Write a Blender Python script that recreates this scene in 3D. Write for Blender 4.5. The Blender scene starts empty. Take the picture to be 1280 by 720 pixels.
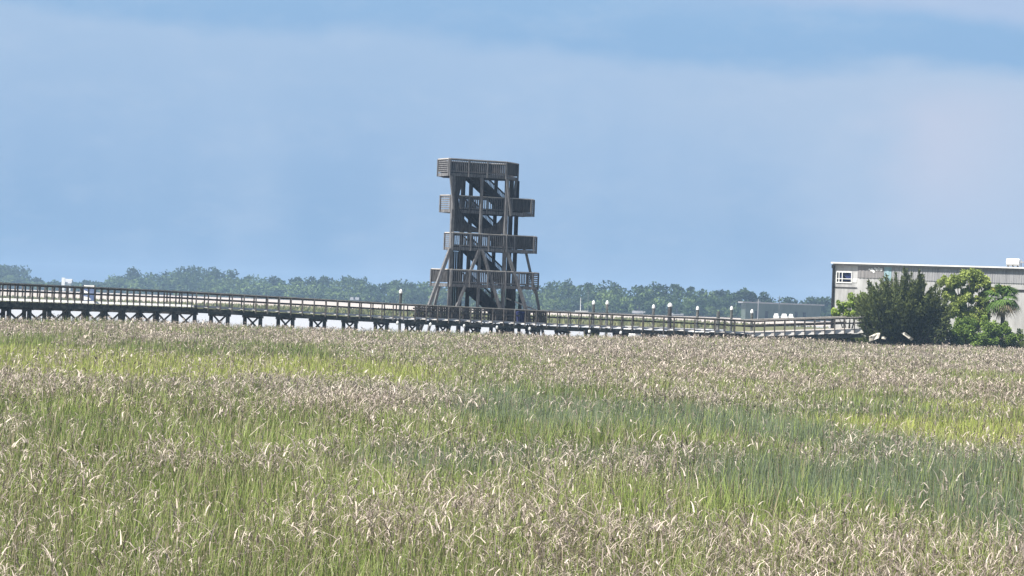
import bpy, math, random
import numpy as np
from mathutils import Vector, Matrix

random.seed(7)
rng = np.random.default_rng(11)
sc = bpy.context.scene
COL = sc.collection
R_ = math.radians

# ------------------------------------------------------------------ camera
F_PX = 3200.0                      # focal length in photo pixels (1280 wide)
EYE = 3.5
PITCH = math.atan(16 / F_PX)
ROLL = R_(2.0)
fwd = Vector((0, math.cos(PITCH), math.sin(PITCH)))
up0 = Vector((0, -math.sin(PITCH), math.cos(PITCH)))
rgt = Vector((1, 0, 0)) * math.cos(ROLL) + up0 * math.sin(ROLL)
upv = Vector((-1, 0, 0)) * math.sin(ROLL) + up0 * math.cos(ROLL)


def XD(px, D, z):
    """world X of a spot at depth D and height z that stands in column px of the photograph"""
    dz = z - EYE
    u = -math.sin(PITCH) * D + math.cos(PITCH) * dz
    dep = math.cos(PITCH) * D + math.sin(PITCH) * dz
    return ((px - 640) / F_PX * dep - math.sin(ROLL) * u) / math.cos(ROLL)


def at(px, py, D):
    x, y = (px - 640) / F_PX, (360 - py) / F_PX
    d = fwd + rgt * x + upv * y
    return d * (D / d.y) + Vector((0, 0, EYE))


cam = bpy.data.cameras.new('camera')
cam.sensor_width = 36
cam.lens = F_PX / 1280 * 36
cam.clip_start = 0.5
cam.clip_end = 12000
co = bpy.data.objects.new('camera', cam)
COL.objects.link(co)
m = Matrix((rgt, upv, -fwd)).transposed().to_4x4()
m.translation = (0, 0, EYE)
co.matrix_world = m
sc.camera = co


# ------------------------------------------------------------------ materials
def nodes(name):
    m = bpy.data.materials.new(name)
    m.use_nodes = True
    nt = m.node_tree
    return m, nt, nt.nodes['Principled BSDF']


def mat_noise(name, c1, c2, scale=3.0, rough=0.85, stretch=(1, 1, 1), c3=None, detail=6, spec=0.25, bump=0.0, lo=.32, hi=.68):
    m, nt, b = nodes(name)
    tc = nt.nodes.new('ShaderNodeTexCoord')
    mp = nt.nodes.new('ShaderNodeMapping')
    mp.inputs['Scale'].default_value = stretch
    nz = nt.nodes.new('ShaderNodeTexNoise')
    nz.inputs['Scale'].default_value = scale
    nz.inputs['Detail'].default_value = detail
    nz.inputs['Roughness'].default_value = .65
    cr = nt.nodes.new('ShaderNodeValToRGB')
    cr.color_ramp.elements[0].position = lo
    cr.color_ramp.elements[1].position = hi
    cr.color_ramp.elements[0].color = (*c1, 1)
    cr.color_ramp.elements[1].color = (*c2, 1)
    if c3:
        e = cr.color_ramp.elements.new(.5)
        e.color = (*c3, 1)
    geo = nt.nodes.new('ShaderNodeNewGeometry')
    nt.links.new(geo.outputs['Position'], mp.inputs['Vector'])
    nt.links.new(mp.outputs[0], nz.inputs['Vector'])
    nt.links.new(nz.outputs['Fac'], cr.inputs[0])
    nt.links.new(cr.outputs[0], b.inputs['Base Color'])
    b.inputs['Roughness'].default_value = rough
    b.inputs['Specular IOR Level'].default_value = spec
    if bump:
        bp = nt.nodes.new('ShaderNodeBump')
        bp.inputs['Strength'].default_value = bump
        bp.inputs['Distance'].default_value = .05
        nt.links.new(nz.outputs['Fac'], bp.inputs['Height'])
        nt.links.new(bp.outputs[0], b.inputs['Normal'])
    return m


def mat_leaf(name, trans=.3, rough=.6, spec=.2):
    """plant pigment comes from the per-leaf colour attribute"""
    m, nt, b = nodes(name)
    at_ = nt.nodes.new('ShaderNodeAttribute')
    at_.attribute_name = 'tint'
    nt.links.new(at_.outputs['Color'], b.inputs['Base Color'])
    b.inputs['Roughness'].default_value = rough
    b.inputs['Specular IOR Level'].default_value = spec
    t = nt.nodes.new('ShaderNodeBsdfTranslucent')
    nt.links.new(at_.outputs['Color'], t.inputs['Color'])
    mx = nt.nodes.new('ShaderNodeMixShader')
    mx.inputs[0].default_value = trans
    out = nt.nodes['Material Output']
    nt.links.new(b.outputs[0], mx.inputs[1])
    nt.links.new(t.outputs[0], mx.inputs[2])
    nt.links.new(mx.outputs[0], out.inputs['Surface'])
    return m


M = {}
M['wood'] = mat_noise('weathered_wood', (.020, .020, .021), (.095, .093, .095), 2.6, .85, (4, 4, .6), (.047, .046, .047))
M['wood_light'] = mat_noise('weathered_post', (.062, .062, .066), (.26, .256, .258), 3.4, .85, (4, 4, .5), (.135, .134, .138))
M['wood_dark'] = mat_noise('dark_and_shaded_wood', (.008, .0075, .0075), (.042, .038, .038), 2.5, .85, (2, 2, .7), (.028, .026, .026))  # dark timber; on the tower its tone paints in the interior shade
M['wood_walk'] = mat_noise('walk_rail_wood', (.045, .041, .039), (.17, .158, .15), 2.4, .85, (1.5, 1.5, .8), (.095, .088, .083))
M['wood_pale'] = mat_noise('bleached_and_sunlit_wood', (.38, .345, .31), (.66, .62, .57), 1.6, .8, (1, 1, 3))  # bleached deck timber; on cap rails the pale tone paints a sunlit edge
M['wood_kerb'] = mat_noise('pale_rim_wood', (.40, .37, .34), (.72, .70, .67), 1.1, .8, (1, 1, 4))
M['painted_sun_kerb'] = mat_noise('painted_sun_rim', (.80, .79, .76), (.92, .91, .88), 1.1, .8, (1, 1, 4))  # near-white tone stands in for sunlight on the left rim boards
M['pile'] = mat_noise('creosoted_pile', (.04, .043, .042), (.20, .19, .175), 2.0, .8, (2, 2, 1), (.075, .082, .08))
M['beam'] = mat_noise('algae_stained_beam', (.045, .05, .05), (.21, .205, .19), 1.2, .85, (1, 1, 2), (.075, .085, .084))
M['white'] = mat_noise('white_paint', (.70, .70, .68), (.86, .86, .84), 1.5, .45)
M['blue'] = mat_noise('blue_paint', (.07, .115, .25), (.20, .25, .38), 2.6, .5)
M['blue_bin'] = mat_noise('blue_plastic', (.010, .016, .075), (.018, .026, .115), 2.0, .5)
M['black'] = mat_noise('black_rubber', (.010, .010, .012), (.03, .03, .033), 2.0, .6)
M['mud'] = mat_noise('marsh_mud', (.05, .042, .032), (.11, .095, .07), .5, .9)
M['tan_mud'] = mat_noise('tidal_flat', (.36, .31, .27), (.50, .44, .39), .05, .8, (1, 3, 1))
M['turf'] = mat_noise('bank_turf', (.06, .085, .03), (.17, .15, .085), .8, .95)
M['bark'] = mat_noise('bark', (.06, .05, .042), (.17, .145, .125), 5, .9, (2, 2, .5))
M['rock'] = mat_noise('pale_rubble', (.45, .41, .34), (.72, .68, .60), 2.2, .85, bump=.5)
M['leaf'] = mat_leaf('leaf', .28)
M['grass'] = mat_leaf('grass_blade', .26, .5, .32)
M['far_leaf'] = mat_leaf('far_leaf', .15, .8, .05)


# ------------------------------------------------------------------ mesh helpers
class MB:
    def __init__(s):
        s.v, s.f = [], []

    def add(s, vs, fs):
        n = len(s.v)
        s.v += [tuple(v) for v in vs]
        s.f += [tuple(i + n for i in f) for f in fs]
        return s

    def hexa(s, p):
        """8 points: bottom loop 0-3, top loop 4-7"""
        return s.add(p, [(3, 2, 1, 0), (4, 5, 6, 7), (0, 1, 5, 4), (1, 2, 6, 5), (2, 3, 7, 6), (3, 0, 4, 7)])

    def box(s, x0, x1, y0, y1, z0, z1):
        return s.hexa([(x0, y0, z0), (x1, y0, z0), (x1, y1, z0), (x0, y1, z0), (x0, y0, z1), (x1, y0, z1), (x1, y1, z1), (x0, y1, z1)])

    def beam(s, p, q, w, h, up=(0, 0, 1)):
        """box along p-q, w across, h along up"""
        p, q = Vector(p), Vector(q)
        d = (q - p).normalized()
        u = Vector(up)
        if abs(d.dot(u)) > .98:
            u = Vector((0, 1, 0)) if abs(d.y) < .9 else Vector((1, 0, 0))
        sx = d.cross(u).normalized()
        uu = sx.cross(d).normalized()
        a, b = sx * w / 2, uu * h / 2
        return s.hexa([p - a - b, p + a - b, q + a - b, q - a - b, p - a + b, p + a + b, q + a + b, q - a + b])

    def cyl(s, p, q, r0, r1=None, n=10, cap=True):
        p, q = Vector(p), Vector(q)
        r1 = r0 if r1 is None else r1
        d = (q - p).normalized()
        u = Vector((0, 0, 1)) if abs(d.z) < .9 else Vector((1, 0, 0))
        a = d.cross(u).normalized()
        b = d.cross(a)
        vs = []
        for (c, r) in ((p, r0), (q, r1)):
            for k in range(n):
                t = 2 * math.pi * k / n
                vs.append(c + (a * math.cos(t) + b * math.sin(t)) * r)
        fs = [(k, (k + 1) % n, n + (k + 1) % n, n + k) for k in range(n)]
        if cap:
            fs += [tuple(range(n - 1, -1, -1)), tuple(range(n, 2 * n))]
        return s.add(vs, fs)

    def prism(s, poly, z0, z1):
        n = len(poly)
        vs = [(x, y, z0) for x, y in poly] + [(x, y, z1) for x, y in poly]
        fs = [tuple(range(n - 1, -1, -1)), tuple(range(n, 2 * n))] + [(k, (k + 1) % n, n + (k + 1) % n, n + k) for k in range(n)]
        return s.add(vs, fs)

    def lathe(s, c, prof, n=14):
        c = Vector(c)
        vs = []
        for r, z in prof:
            for k in range(n):
                t = 2 * math.pi * k / n
                vs.append(c + Vector((r * math.cos(t), r * math.sin(t), z)))
        fs = []
        for j in range(len(prof) - 1):
            for k in range(n):
                k2 = (k + 1) % n
                fs.append((j * n + k, j * n + k2, (j + 1) * n + k2, (j + 1) * n + k))
        fs.append(tuple(range(n - 1, -1, -1)))
        fs.append(tuple(range((len(prof) - 1) * n, len(prof) * n)))
        return s.add(vs, fs)

    def loft(s, rings):
        n = len(rings[0])
        vs = [p for r in rings for p in r]
        fs = []
        for j in range(len(rings) - 1):
            for k in range(n):
                k2 = (k + 1) % n
                fs.append((j * n + k, j * n + k2, (j + 1) * n + k2, (j + 1) * n + k))
        fs.append(tuple(range(n - 1, -1, -1)))
        fs.append(tuple(range((len(rings) - 1) * n, len(rings) * n)))
        return s.add(vs, fs)

    def obj(s, name, mat, parent=None, origin=None, smooth=False):
        me = bpy.data.meshes.new(name)
        o_ = Vector(origin) if origin is not None else Vector((0, 0, 0))
        me.from_pydata([tuple(Vector(v) - o_) for v in s.v], [], s.f)
        me.validate()
        me.update()
        if smooth:
            me.polygons.foreach_set('use_smooth', [True] * len(me.polygons))
        me.materials.append(mat)
        o = bpy.data.objects.new(name, me)
        COL.objects.link(o)
        o.location = o_
        if parent is not None:
            par(o, parent)
        return o


def par(o, p):
    """parent without moving (things here are never rotated or scaled)"""
    w = Vector(o.location)
    off = Vector((0, 0, 0))
    q = p
    while q is not None:
        off += Vector(q.location)
        q = q.parent
    o.parent = p
    o.location = w - off


def tag(o, label=None, cat=None, group=None, kind=None):
    if label:
        o['label'] = label
    if cat:
        o['category'] = cat
    if group:
        o['group'] = group
    if kind:
        o['kind'] = kind
    return o


def thing(name, loc, label, cat, group=None):
    o = bpy.data.objects.new(name, None)
    COL.objects.link(o)
    o.location = loc
    return tag(o, label, cat, group)


def np_mesh(name, V, Fq, tint, mat, parent=None, origin=None):
    """quads from numpy arrays with a per-vertex tint"""
    V = np.asarray(V, np.float32).reshape(-1, 3)
    if origin is not None:
        V = V - np.asarray(origin, np.float32)
    Fq = np.asarray(Fq, np.int32).reshape(-1, 4)
    me = bpy.data.meshes.new(name)
    me.vertices.add(len(V))
    me.vertices.foreach_set('co', V.ravel())
    me.loops.add(Fq.size)
    me.loops.foreach_set('vertex_index', Fq.ravel())
    me.polygons.add(len(Fq))
    me.polygons.foreach_set('loop_start', np.arange(0, Fq.size, 4, dtype=np.int32))
    if tint is not None:
        a = me.attributes.new('tint', 'FLOAT_COLOR', 'POINT')
        t = np.ones((len(V), 4), np.float32)
        t[:, :3] = tint
        a.data.foreach_set('color', t.ravel())
    me.update(calc_edges=True)
    me.materials.append(mat)
    o = bpy.data.objects.new(name, me)
    COL.objects.link(o)
    if origin is not None:
        o.location = origin
    if parent is not None:
        par(o, parent)
    return o


def vnoise(x, y, scale, seed=0):
    """smooth value noise in 0..1"""
    x = np.asarray(x) / scale + 1000.3
    y = np.asarray(y) / scale + 1000.7
    xi, yi = np.floor(x).astype(np.int64), np.floor(y).astype(np.int64)
    fx, fy = x - xi, y - yi
    fx, fy = fx * fx * (3 - 2 * fx), fy * fy * (3 - 2 * fy)

    def h(a, b):
        n = (a * 374761393 + b * 668265263 + seed * 974711) & 0x7fffffff
        n = ((n ^ (n >> 13)) * 1274126177) & 0x7fffffff
        return ((n ^ (n >> 16)) & 0xffff) / 65535.0
    return (h(xi, yi) * (1 - fx) + h(xi + 1, yi) * fx) * (1 - fy) + (h(xi, yi + 1) * (1 - fx) + h(xi + 1, yi + 1) * fx) * fy


def sst(a, b, x):
    t = np.clip((x - a) / (b - a), 0, 1)
    return t * t * (3 - 2 * t)


def blades(X, Y, Z0, h, w, phi, th0, bend, power, K, colb, colt, lean_twist=None):
    """ribbon leaves: every leaf bends over in its own heading; returns verts, quads, tints"""
    n = len(X)
    V = np.zeros((n, K + 1, 2, 3), np.float32)
    tint = np.zeros((n, K + 1, 2, 3), np.float32)
    px = np.zeros(n)
    pz = np.zeros(n)
    tw = phi + math.pi / 2 + (rng.normal(0, .7, n) if lean_twist is None else lean_twist)
    wx, wy = np.cos(tw), np.sin(tw)
    dx, dy = np.cos(phi), np.sin(phi)
    for k in range(K + 1):
        t = k / K
        if k:
            th = th0 + bend * ((t - .5 / K) ** power)
            px = px + np.sin(th) * h / K
            pz = pz + np.cos(th) * h / K
        ww = w * (1.0 - .88 * t ** 1.6) * .5
        cx, cy = X + px * dx, Y + px * dy
        for s_, sg in ((0, -1), (1, 1)):
            V[:, k, s_, 0] = cx + wx * ww * sg
            V[:, k, s_, 1] = cy + wy * ww * sg
            V[:, k, s_, 2] = Z0 + pz
        tint[:, k, :, :] = (colb * (1 - t) + colt * t)[:, None, :]
    base = (np.arange(n) * (K + 1) * 2)[:, None]
    q = np.arange(K)[None, :] * 2 + base
    Fq = np.stack([q, q + 1, q + 3, q + 2], -1)
    return V.reshape(-1, 3), Fq.reshape(-1, 4), tint.reshape(-1, 3)


def join(parts):
    Vs, Fs, Ts, n = [], [], [], 0
    for V, Fq, T in parts:
        Vs.append(V)
        Fs.append(Fq + n)
        Ts.append(T)
        n += len(V)
    return np.concatenate(Vs), np.concatenate(Fs), np.concatenate(Ts)


def leaf_quads(C, size, cols, upbias=0.0, aspect=1.0):
    """one small quad at each centre, turned at random"""
    n = len(C)
    a = rng.normal(0, 1, (n, 3))
    a[:, 2] += upbias
    a /= np.linalg.norm(a, axis=1)[:, None]
    b = np.cross(a, rng.normal(0, 1, (n, 3)))
    b /= np.linalg.norm(b, axis=1)[:, None]
    sz = (size * rng.uniform(.6, 1.35, n))[:, None]
    a, b = a * sz * .5 * aspect, b * sz * .5
    V = np.stack([C - a - b * .6, C + a * .1 - b, C + a + b * .6, C - a * .1 + b], 1).reshape(-1, 3)
    Fq = np.arange(n * 4).reshape(-1, 4)
    return V, Fq, np.repeat(cols, 4, axis=0)


# ------------------------------------------------------------------ the boardwalk line
PW = 2.7     # deck width
# photo column, depth, deck height
LINE = [(-150, 152, 2.62), (0, 170, 2.44), (235, 197, 2.27), (500, 206, 1.88), (700, 212.6, 1.68), (900, 219, 1.53), (938, 220.5, 1.44), (1078, 225, 2.08)]
PTS = [Vector((XD(p, d, z), d, z)) for p, d, z in LINE]


def line_y(X):
    xs = [p.x for p in PTS] + [XD(1400, 232, 1), 200]
    ys = [p.y for p in PTS] + [231, 236]
    return np.interp(X, xs, ys)


# ------------------------------------------------------------------ ground and water
def sheet(name, poly, z, mat):
    b = MB()
    b.add([(x, y, z) for x, y in poly], [tuple(range(len(poly)))])
    o = b.obj(name, mat)
    o['kind'] = 'structure'
    return o


sheet('ground', [(-1500, -150), (1500, -150), (1500, 3200), (-1500, 3200)], 0.0, M['mud'])

mw, nt, b = nodes('tidal_water')
b.inputs['Base Color'].default_value = (.52, .49, .46, 1)
b.inputs['Roughness'].default_value = .22
b.inputs['Specular IOR Level'].default_value = .5
geo = nt.nodes.new('ShaderNodeNewGeometry')
mp = nt.nodes.new('ShaderNodeMapping')
mp.inputs['Scale'].default_value = (.25, 1.0, 1)
nz = nt.nodes.new('ShaderNodeTexNoise')
nz.inputs['Scale'].default_value = .9
nz.inputs['Detail'].default_value = 5
bp = nt.nodes.new('ShaderNodeBump')
bp.inputs['Strength'].default_value = .8
bp.inputs['Distance'].default_value = .25
nt.links.new(geo.outputs['Position'], mp.inputs[0])
nt.links.new(mp.outputs[0], nz.inputs['Vector'])
nt.links.new(nz.outputs['Fac'], bp.inputs['Height'])
nt.links.new(bp.outputs[0], b.inputs['Normal'])
wpoly = [(-900, 205)] + [(p.x, p.y + 4.5) for p in PTS] + [(XD(1400, 240, 1), 300), (900, 300), (900, 920), (XD(820, 930, 0), 925), (XD(0, 1500, 0), 1500), (-900, 1700)]
wpoly[1] = (PTS[0].x - 20, 175)
sheet('water', wpoly, .12, mw)

# tidal flat, far marsh, far shore
sheet('mud_flat', [(-420, 590), (70, 580), (110, 660), (300, 740), (420, 905), (XD(825, 925, 0), 915), (XD(400, 1220, 0), 1205), (XD(0, 1500, 0), 1470), (-560, 1560), (-560, 590)], .15, M['tan_mud'])
sheet('marsh_bank', [(-300, 400), (-60, 390), (52, 410), (82, 480), (52, 560), (-300, 585)], .20, M['turf'])
sheet('far_shore', [(-1300, 1780), (XD(-250, 1660, 0), 1655), (XD(0, 1500, 0), 1490), (XD(400, 1220, 0), 1218), (XD(820, 925, 0), 918), (1300, 915), (1300, 2400), (-1300, 2400)], .45, M['turf'])

n = 15000
x_, y_ = rng.uniform(-200, 80, n), rng.uniform(398, 580, n)
keep = (x_ < 60 - abs(y_ - 480) * .3)
x_, y_ = x_[keep], y_[keep]
n = len(x_)
g = vnoise(x_, y_, 30, 3)[:, None]
colb = np.array([.13, .16, .06]) * (1 - g) + np.array([.26, .24, .12]) * g
V, Fq, T = blades(x_, y_, np.full(n, .2), rng.uniform(.4, .8, n), np.full(n, .5), rng.uniform(0, 6.28, n), rng.normal(0, .15, n), rng.uniform(0, .6, n), 1.5, 2, colb, colb * 1.15)
tag(np_mesh('far_marsh_grass', V, Fq, T, M['grass']), 'green marsh grass beyond the creek seen through the boardwalk rails', 'grass', kind='stuff')

# ------------------------------------------------------------------ the marsh in front
def zones(X, Y):
    s = X / Y * F_PX + 640
    wob = (vnoise(X, Y, 9, 5) - .5)
    wob2 = (vnoise(X, Y, 3.0, 6) - .5)
    d = Y + wob * 20 + wob2 * 9
    sw = s + wob * 180 + wob2 * 90
    lime = sst(77, 86, d) * (1 - sst(108, 120, d)) * (1 - sst(470, 600, sw))
    lime = np.maximum(lime, sst(58, 64, d) * (1 - sst(76, 83, d)) * sst(1010, 1110, sw))
    lime = np.maximum(lime, .45 * sst(126, 132, d) * (1 - sst(140, 150, d)) * sst(800, 900, sw) * (1 - sst(1040, 1120, sw)))
    rush = sst(44, 56, d) * (1 - sst(74, 92, d)) * sst(430, 620, sw)
    rush = np.maximum(rush, sst(27, 34, d) * (1 - sst(74, 90, d)) * sst(760, 960, sw))
    rush = rush * (1 - lime) * sst(.22, .5, vnoise(X, Y * .6, 6, 9) + .12)
    cl = .62 * vnoise(X, Y * .55, 3.2, 21) + .38 * vnoise(X, Y * .6, 1.1, 22)
    dry = .13 + 1.6 * (cl - .47)
    dry = dry + .30 * sst(122, 140, d) + .42 * sst(52, 60, d) * (1 - sst(76, 84, d)) * (1 - sst(480, 620, sw))
    dry = dry + .27 * sst(82, 92, d) * sst(640, 860, sw) + .10 * (1 - sst(30, 38, Y))
    dry = np.clip(dry, .03, .95)
    dry = dry * (1 - .74 * lime) * (1 - .6 * rush)
    return s, lime, rush, dry


def heightfield(X, Y):
    s = X / Y * F_PX + 640
    base = .94 + .26 * (vnoise(X, Y, 5, 31) - .5) + .26 * (vnoise(X, Y * .8, 1.4, 32) - .5)
    base = base + .36 * sst(120, 165, Y) * (1 - sst(60, 420, s)) + .20 * sst(150, 215, Y) * sst(760, 900, s) * (1 - sst(1000, 1090, s)) - .06 * sst(200, 222, Y) * sst(1040, 1100, s)
    return base


def field(n_try_density, y0, y1):
    """stem positions, thinner with distance"""
    ys, xs = [], []
    edges = np.geomspace(y0, y1, 40)
    for a, b2 in zip(edges[:-1], edges[1:]):
        yc = (a + b2) / 2
        half = .245 * yc + 2.0
        dens = n_try_density * (25 / yc) ** 1.12
        k = int(dens * (b2 - a) * half * 2)
        xs.append(rng.uniform(-half, half, k))
        ys.append(rng.uniform(a, b2, k))
    X, Y = np.concatenate(xs), np.concatenate(ys)
    ok = Y < line_y(X) + .6
    return X[ok], Y[ok]


def lod(Y):
    return np.clip((Y / 25) ** .80, .9, 9)


def mixc(a, b2, t):
    return np.asarray(a)[None, :] * (1 - t[:, None]) + np.asarray(b2)[None, :] * t[:, None]


def split_K(fn, Y, bands=((0, 45, 5), (45, 90, 4), (90, 400, 3))):
    out = []
    for a, b2, K in bands:
        i = np.where((Y >= a) & (Y < b2))[0]
        if len(i):
            out.append(fn(i, K))
    return join(out)


# green leaves
X, Y = field(275, 17, 229)
s, lime, rush, dry = zones(X, Y)
keep = rng.uniform(0, 1, len(X)) < (1 - .62 * dry) * (1 - .78 * rush)
X, Y, s, lime, rush, dry = (q[keep] for q in (X, Y, s, lime, rush, dry))
n = len(X)
hh = heightfield(X, Y) * rng.uniform(.55, 1.06, n) * (1 - .14 * lime)
hue = vnoise(X, Y * .6, 4.0, 41) * .6 + rng.uniform(0, 1, n) * .4
colb = mixc((.090, .138, .038), (.33, .40, .115), hue)
colb = colb * (1 - lime[:, None]) + mixc((.28, .35, .085), (.43, .46, .13), rng.uniform(0, 1, n)) * lime[:, None]
dead = (rng.uniform(0, 1, n) < .16)[:, None]
colt = np.where(dead, np.array([[.40, .35, .22]]), colb * 1.25)
gone = rng.uniform(0, 1, n) < .20
kg = rng.uniform(0, 1, n)[gone][:, None]
colb[gone] = np.array([[.13, .105, .075]]) * (1 - kg) + np.array([[.42, .35, .24]]) * kg
colt[gone] = colb[gone] * 1.3
V, Fq, T = split_K(lambda i, K: blades(X[i], Y[i], np.zeros(len(i)), hh[i], .0128 * lod(Y[i]) * rng.uniform(.7, 1.3, len(i)), rng.uniform(0, 6.28, len(i)),
                                       np.abs(rng.normal(.05, .07, len(i))), rng.uniform(.05, .75, len(i)), 2.2, K, colb[i] * .9, colt[i]), Y)
tag(np_mesh('green_marsh_grass', V, Fq, T, M['grass']), 'green cordgrass blades filling the marsh in front of the boardwalk', 'grass', kind='stuff')

# blue-green rush
X, Y = field(330, 17, 229)
s, lime, rush, dry = zones(X, Y)
keep = rng.uniform(0, 1, len(X)) < rush * .80
X, Y = X[keep], Y[keep]
n = len(X)
hh = heightfield(X, Y) * rng.uniform(.6, 1.0, n) * .97
hue = vnoise(X, Y, 2.5, 43) * .5 + rng.uniform(0, 1, n) * .5
colb = mixc((.115, .150, .092), (.28, .335, .21), hue)
V, Fq, T = split_K(lambda i, K: blades(X[i], Y[i], np.zeros(len(i)), hh[i], .0095 * lod(Y[i]), rng.uniform(0, 6.28, len(i)),
                                       np.abs(rng.normal(.05, .06, len(i))), rng.uniform(0, .35, len(i)), 1.6, max(2, K - 1), colb[i] * .9, colb[i] * 1.15), Y)
tag(np_mesh('rush_patch', V, Fq, T, M['grass']), 'grey-green upright rushes in the right half of the marsh', 'grass', kind='stuff')

# dry plants: a brown stem with pale leaves arching over at the top
X, Y = field(88, 17, 229)
s, lime, rush, dry = zones(X, Y)
keep = rng.uniform(0, 1, len(X)) < dry * 1.15
X, Y, s = X[keep], Y[keep], s[keep]
n = len(X)
hh = heightfield(X, Y) * rng.uniform(.70, 1.12, n)
phi = vnoise(X, Y, 2.2, 61) * 9 + rng.normal(0, .9, n)
th0 = np.abs(rng.normal(.06, .12, n)) + .22 * sst(.62, .85, vnoise(X, Y, 1.3, 62))
stem_c = mixc((.085, .068, .052), (.34, .28, .205), rng.uniform(0, 1, n))
parts = []


def stems(i, K):
    return blades(X[i], Y[i], np.zeros(len(i)), hh[i], .0085 * lod(Y[i]), phi[i], th0[i], rng.uniform(0, .15, len(i)), 1.5, 2, stem_c[i], stem_c[i] * 1.3)


parts.append(split_K(stems, Y))
pink = vnoise(X, Y, 12, 51)
for leaf in range(4):
    take = rng.uniform(0, 1, n) < (.97 if leaf < 2 else .72)
    fr = rng.uniform(.58, 1.0, n)
    z0 = hh * np.cos(th0) * fr
    x0 = X + np.sin(th0) * hh * fr * np.cos(phi)
    y0 = Y + np.sin(th0) * hh * fr * np.sin(phi)
    lc = mixc((.165, .134, .116), (.80, .715, .615), rng.uniform(0, 1, n) ** 1.3)
    lc = lc * (1 - .35 * pink[:, None]) + lc * np.array([[1.04, .90, .86]]) * .35 * pink[:, None]
    ll = rng.uniform(.10, .36, n) * np.where(Y < 50, .95, 1.0)
    az = rng.uniform(0, 6.28, n)

    def lv(i, K):
        i = i[take[i]]
        return blades(x0[i], y0[i], z0[i], ll[i], .0138 * lod(Y[i]) * .98 * rng.uniform(.5, 1.4, len(i)), az[i], rng.uniform(.15, 1.25, len(i)), rng.uniform(.7, 2.8, len(i)), 1.0, max(3, K - 1), lc[i] * .85, lc[i])
    parts.append(split_K(lv, Y))
# a few long broken stalks lying across the others
i = rng.choice(n, 1500, replace=False)
i = i[Y[i] < 75]
k = len(i)
lc = mixc((.42, .36, .27), (.66, .60, .49), rng.uniform(0, 1, k))
parts.append(blades(X[i], Y[i], hh[i] * rng.uniform(.6, .95, k), rng.uniform(.4, .9, k), .010 * lod(Y[i]), rng.uniform(0, 6.28, k), rng.uniform(1.0, 1.7, k), rng.normal(0, .25, k), 1.0, 3, lc, lc))
V, Fq, T = join(parts)
tag(np_mesh('dry_marsh_grass', V, Fq, T, M['grass']), 'tan dead marsh grass with leaf tips bent over', 'grass', kind='stuff')

# ------------------------------------------------------------------ boardwalk
walk = thing('boardwalk', PTS[0], 'long weathered timber boardwalk on piles crossing the marsh below the tower', 'boardwalk')


def perp(i):
    """unit vector across the walk, away from the camera, at point i"""
    ds = []
    if i > 0:
        ds.append((PTS[i] - PTS[i - 1]).to_2d().normalized())
    if i < len(PTS) - 1:
        ds.append((PTS[i + 1] - PTS[i]).to_2d().normalized())
    d = sum(ds, Vector((0, 0))) / len(ds)
    d.normalize()
    return Vector((-d.y, d.x, 0))


FARP = [p + perp(i) * PW for i, p in enumerate(PTS)]


def walkpt(t, side):
    """t in metres along the near edge"""
    L = 0
    for i in range(len(PTS) - 1):
        seg = (PTS[i + 1] - PTS[i]).length
        if t <= L + seg or i == len(PTS) - 2:
            k = (t - L) / seg
            a, b2 = (PTS, FARP)[side][i], (PTS, FARP)[side][i + 1]
            return a.lerp(b2, k), i
        L += seg


TOT = sum((PTS[i + 1] - PTS[i]).length for i in range(len(PTS) - 1))
Zu = Vector((0, 0, 1))
for i in range(len(PTS) - 1):
    a, b2, c, d = PTS[i], PTS[i + 1], FARP[i + 1], FARP[i]
    deck = MB()
    L = (b2 - a).length
    k = max(1, int(L / .6))
    for j in range(k):
        t0, t1 = (j + .02) / k, (j + .98) / k
        q = [a.lerp(b2, t0), a.lerp(b2, t1), d.lerp(c, t1), d.lerp(c, t0)]
        deck.hexa([p - Zu * .05 for p in q] + q)
    deck.obj('deck', M['wood_pale'], walk)
    pv = perp(i)
    hk = .36 if i == len(PTS) - 2 else .15
    for side, (p, q, sg) in enumerate(((a, b2, -1), (d, c, 1))):
        off = pv * sg * .03
        o1 = pv * sg
        lo, hi = Zu * (.05 - hk), Zu * .06
        MB().hexa([p + o1 * .16 + lo, q + o1 * .16 + lo, q - o1 * .05 + lo, p - o1 * .05 + lo, p + hi, q + hi, q - o1 * .05 + hi, p - o1 * .05 + hi][::1 if sg < 0 else 1]).obj('rim_board', M['painted_sun_kerb'] if i < 2 else M['wood_kerb'], walk)  # outer face sloped to catch sun; left stretch has sunlight painted in
        MB().beam(p + Zu * (-.10 - hk - .10) - off * 5, q + Zu * (-.10 - hk - .10) - off * 5, .12, .34).obj('beam', M['beam'], walk)
        MB().beam(p + off * 2 + Zu * 1.07, q + off * 2 + Zu * 1.07, .22, .06).obj('cap_rail', M['wood_pale'], walk)
        mr = MB()
        mr.beam(p + off + Zu * .985, q + off + Zu * .985, .045, .10)
        mr.beam(p + off + Zu * .56, q + off + Zu * .56, .045, .12)
        mr.obj('side_rail', M['wood_walk'], walk)
# railing posts
farposts = MB()
t = .4
k = 0
while t < TOT:
    for side in (0, 1):
        p, i = walkpt(t + (.74 if side else 0), side)
        off = perp(i) * (-.14 if side == 0 else .14)
        jig = Vector((random.uniform(-.012, .012), 0, 0))
        top = p + off + Zu * 1.045 + jig
        if side == 0 and k < 100:
            MB().beam(p + off - Zu * .32, top, .10, .10, up=(0, 1, 0)).obj('railing_post', M['wood_walk'], walk)
        else:
            farposts.beam(p + off - Zu * .32, top, .10, .10, up=(0, 1, 0))
    k += 1
    t += 1.0
tag(farposts.obj('railing_post', M['wood_walk'], walk), kind='stuff')
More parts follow.
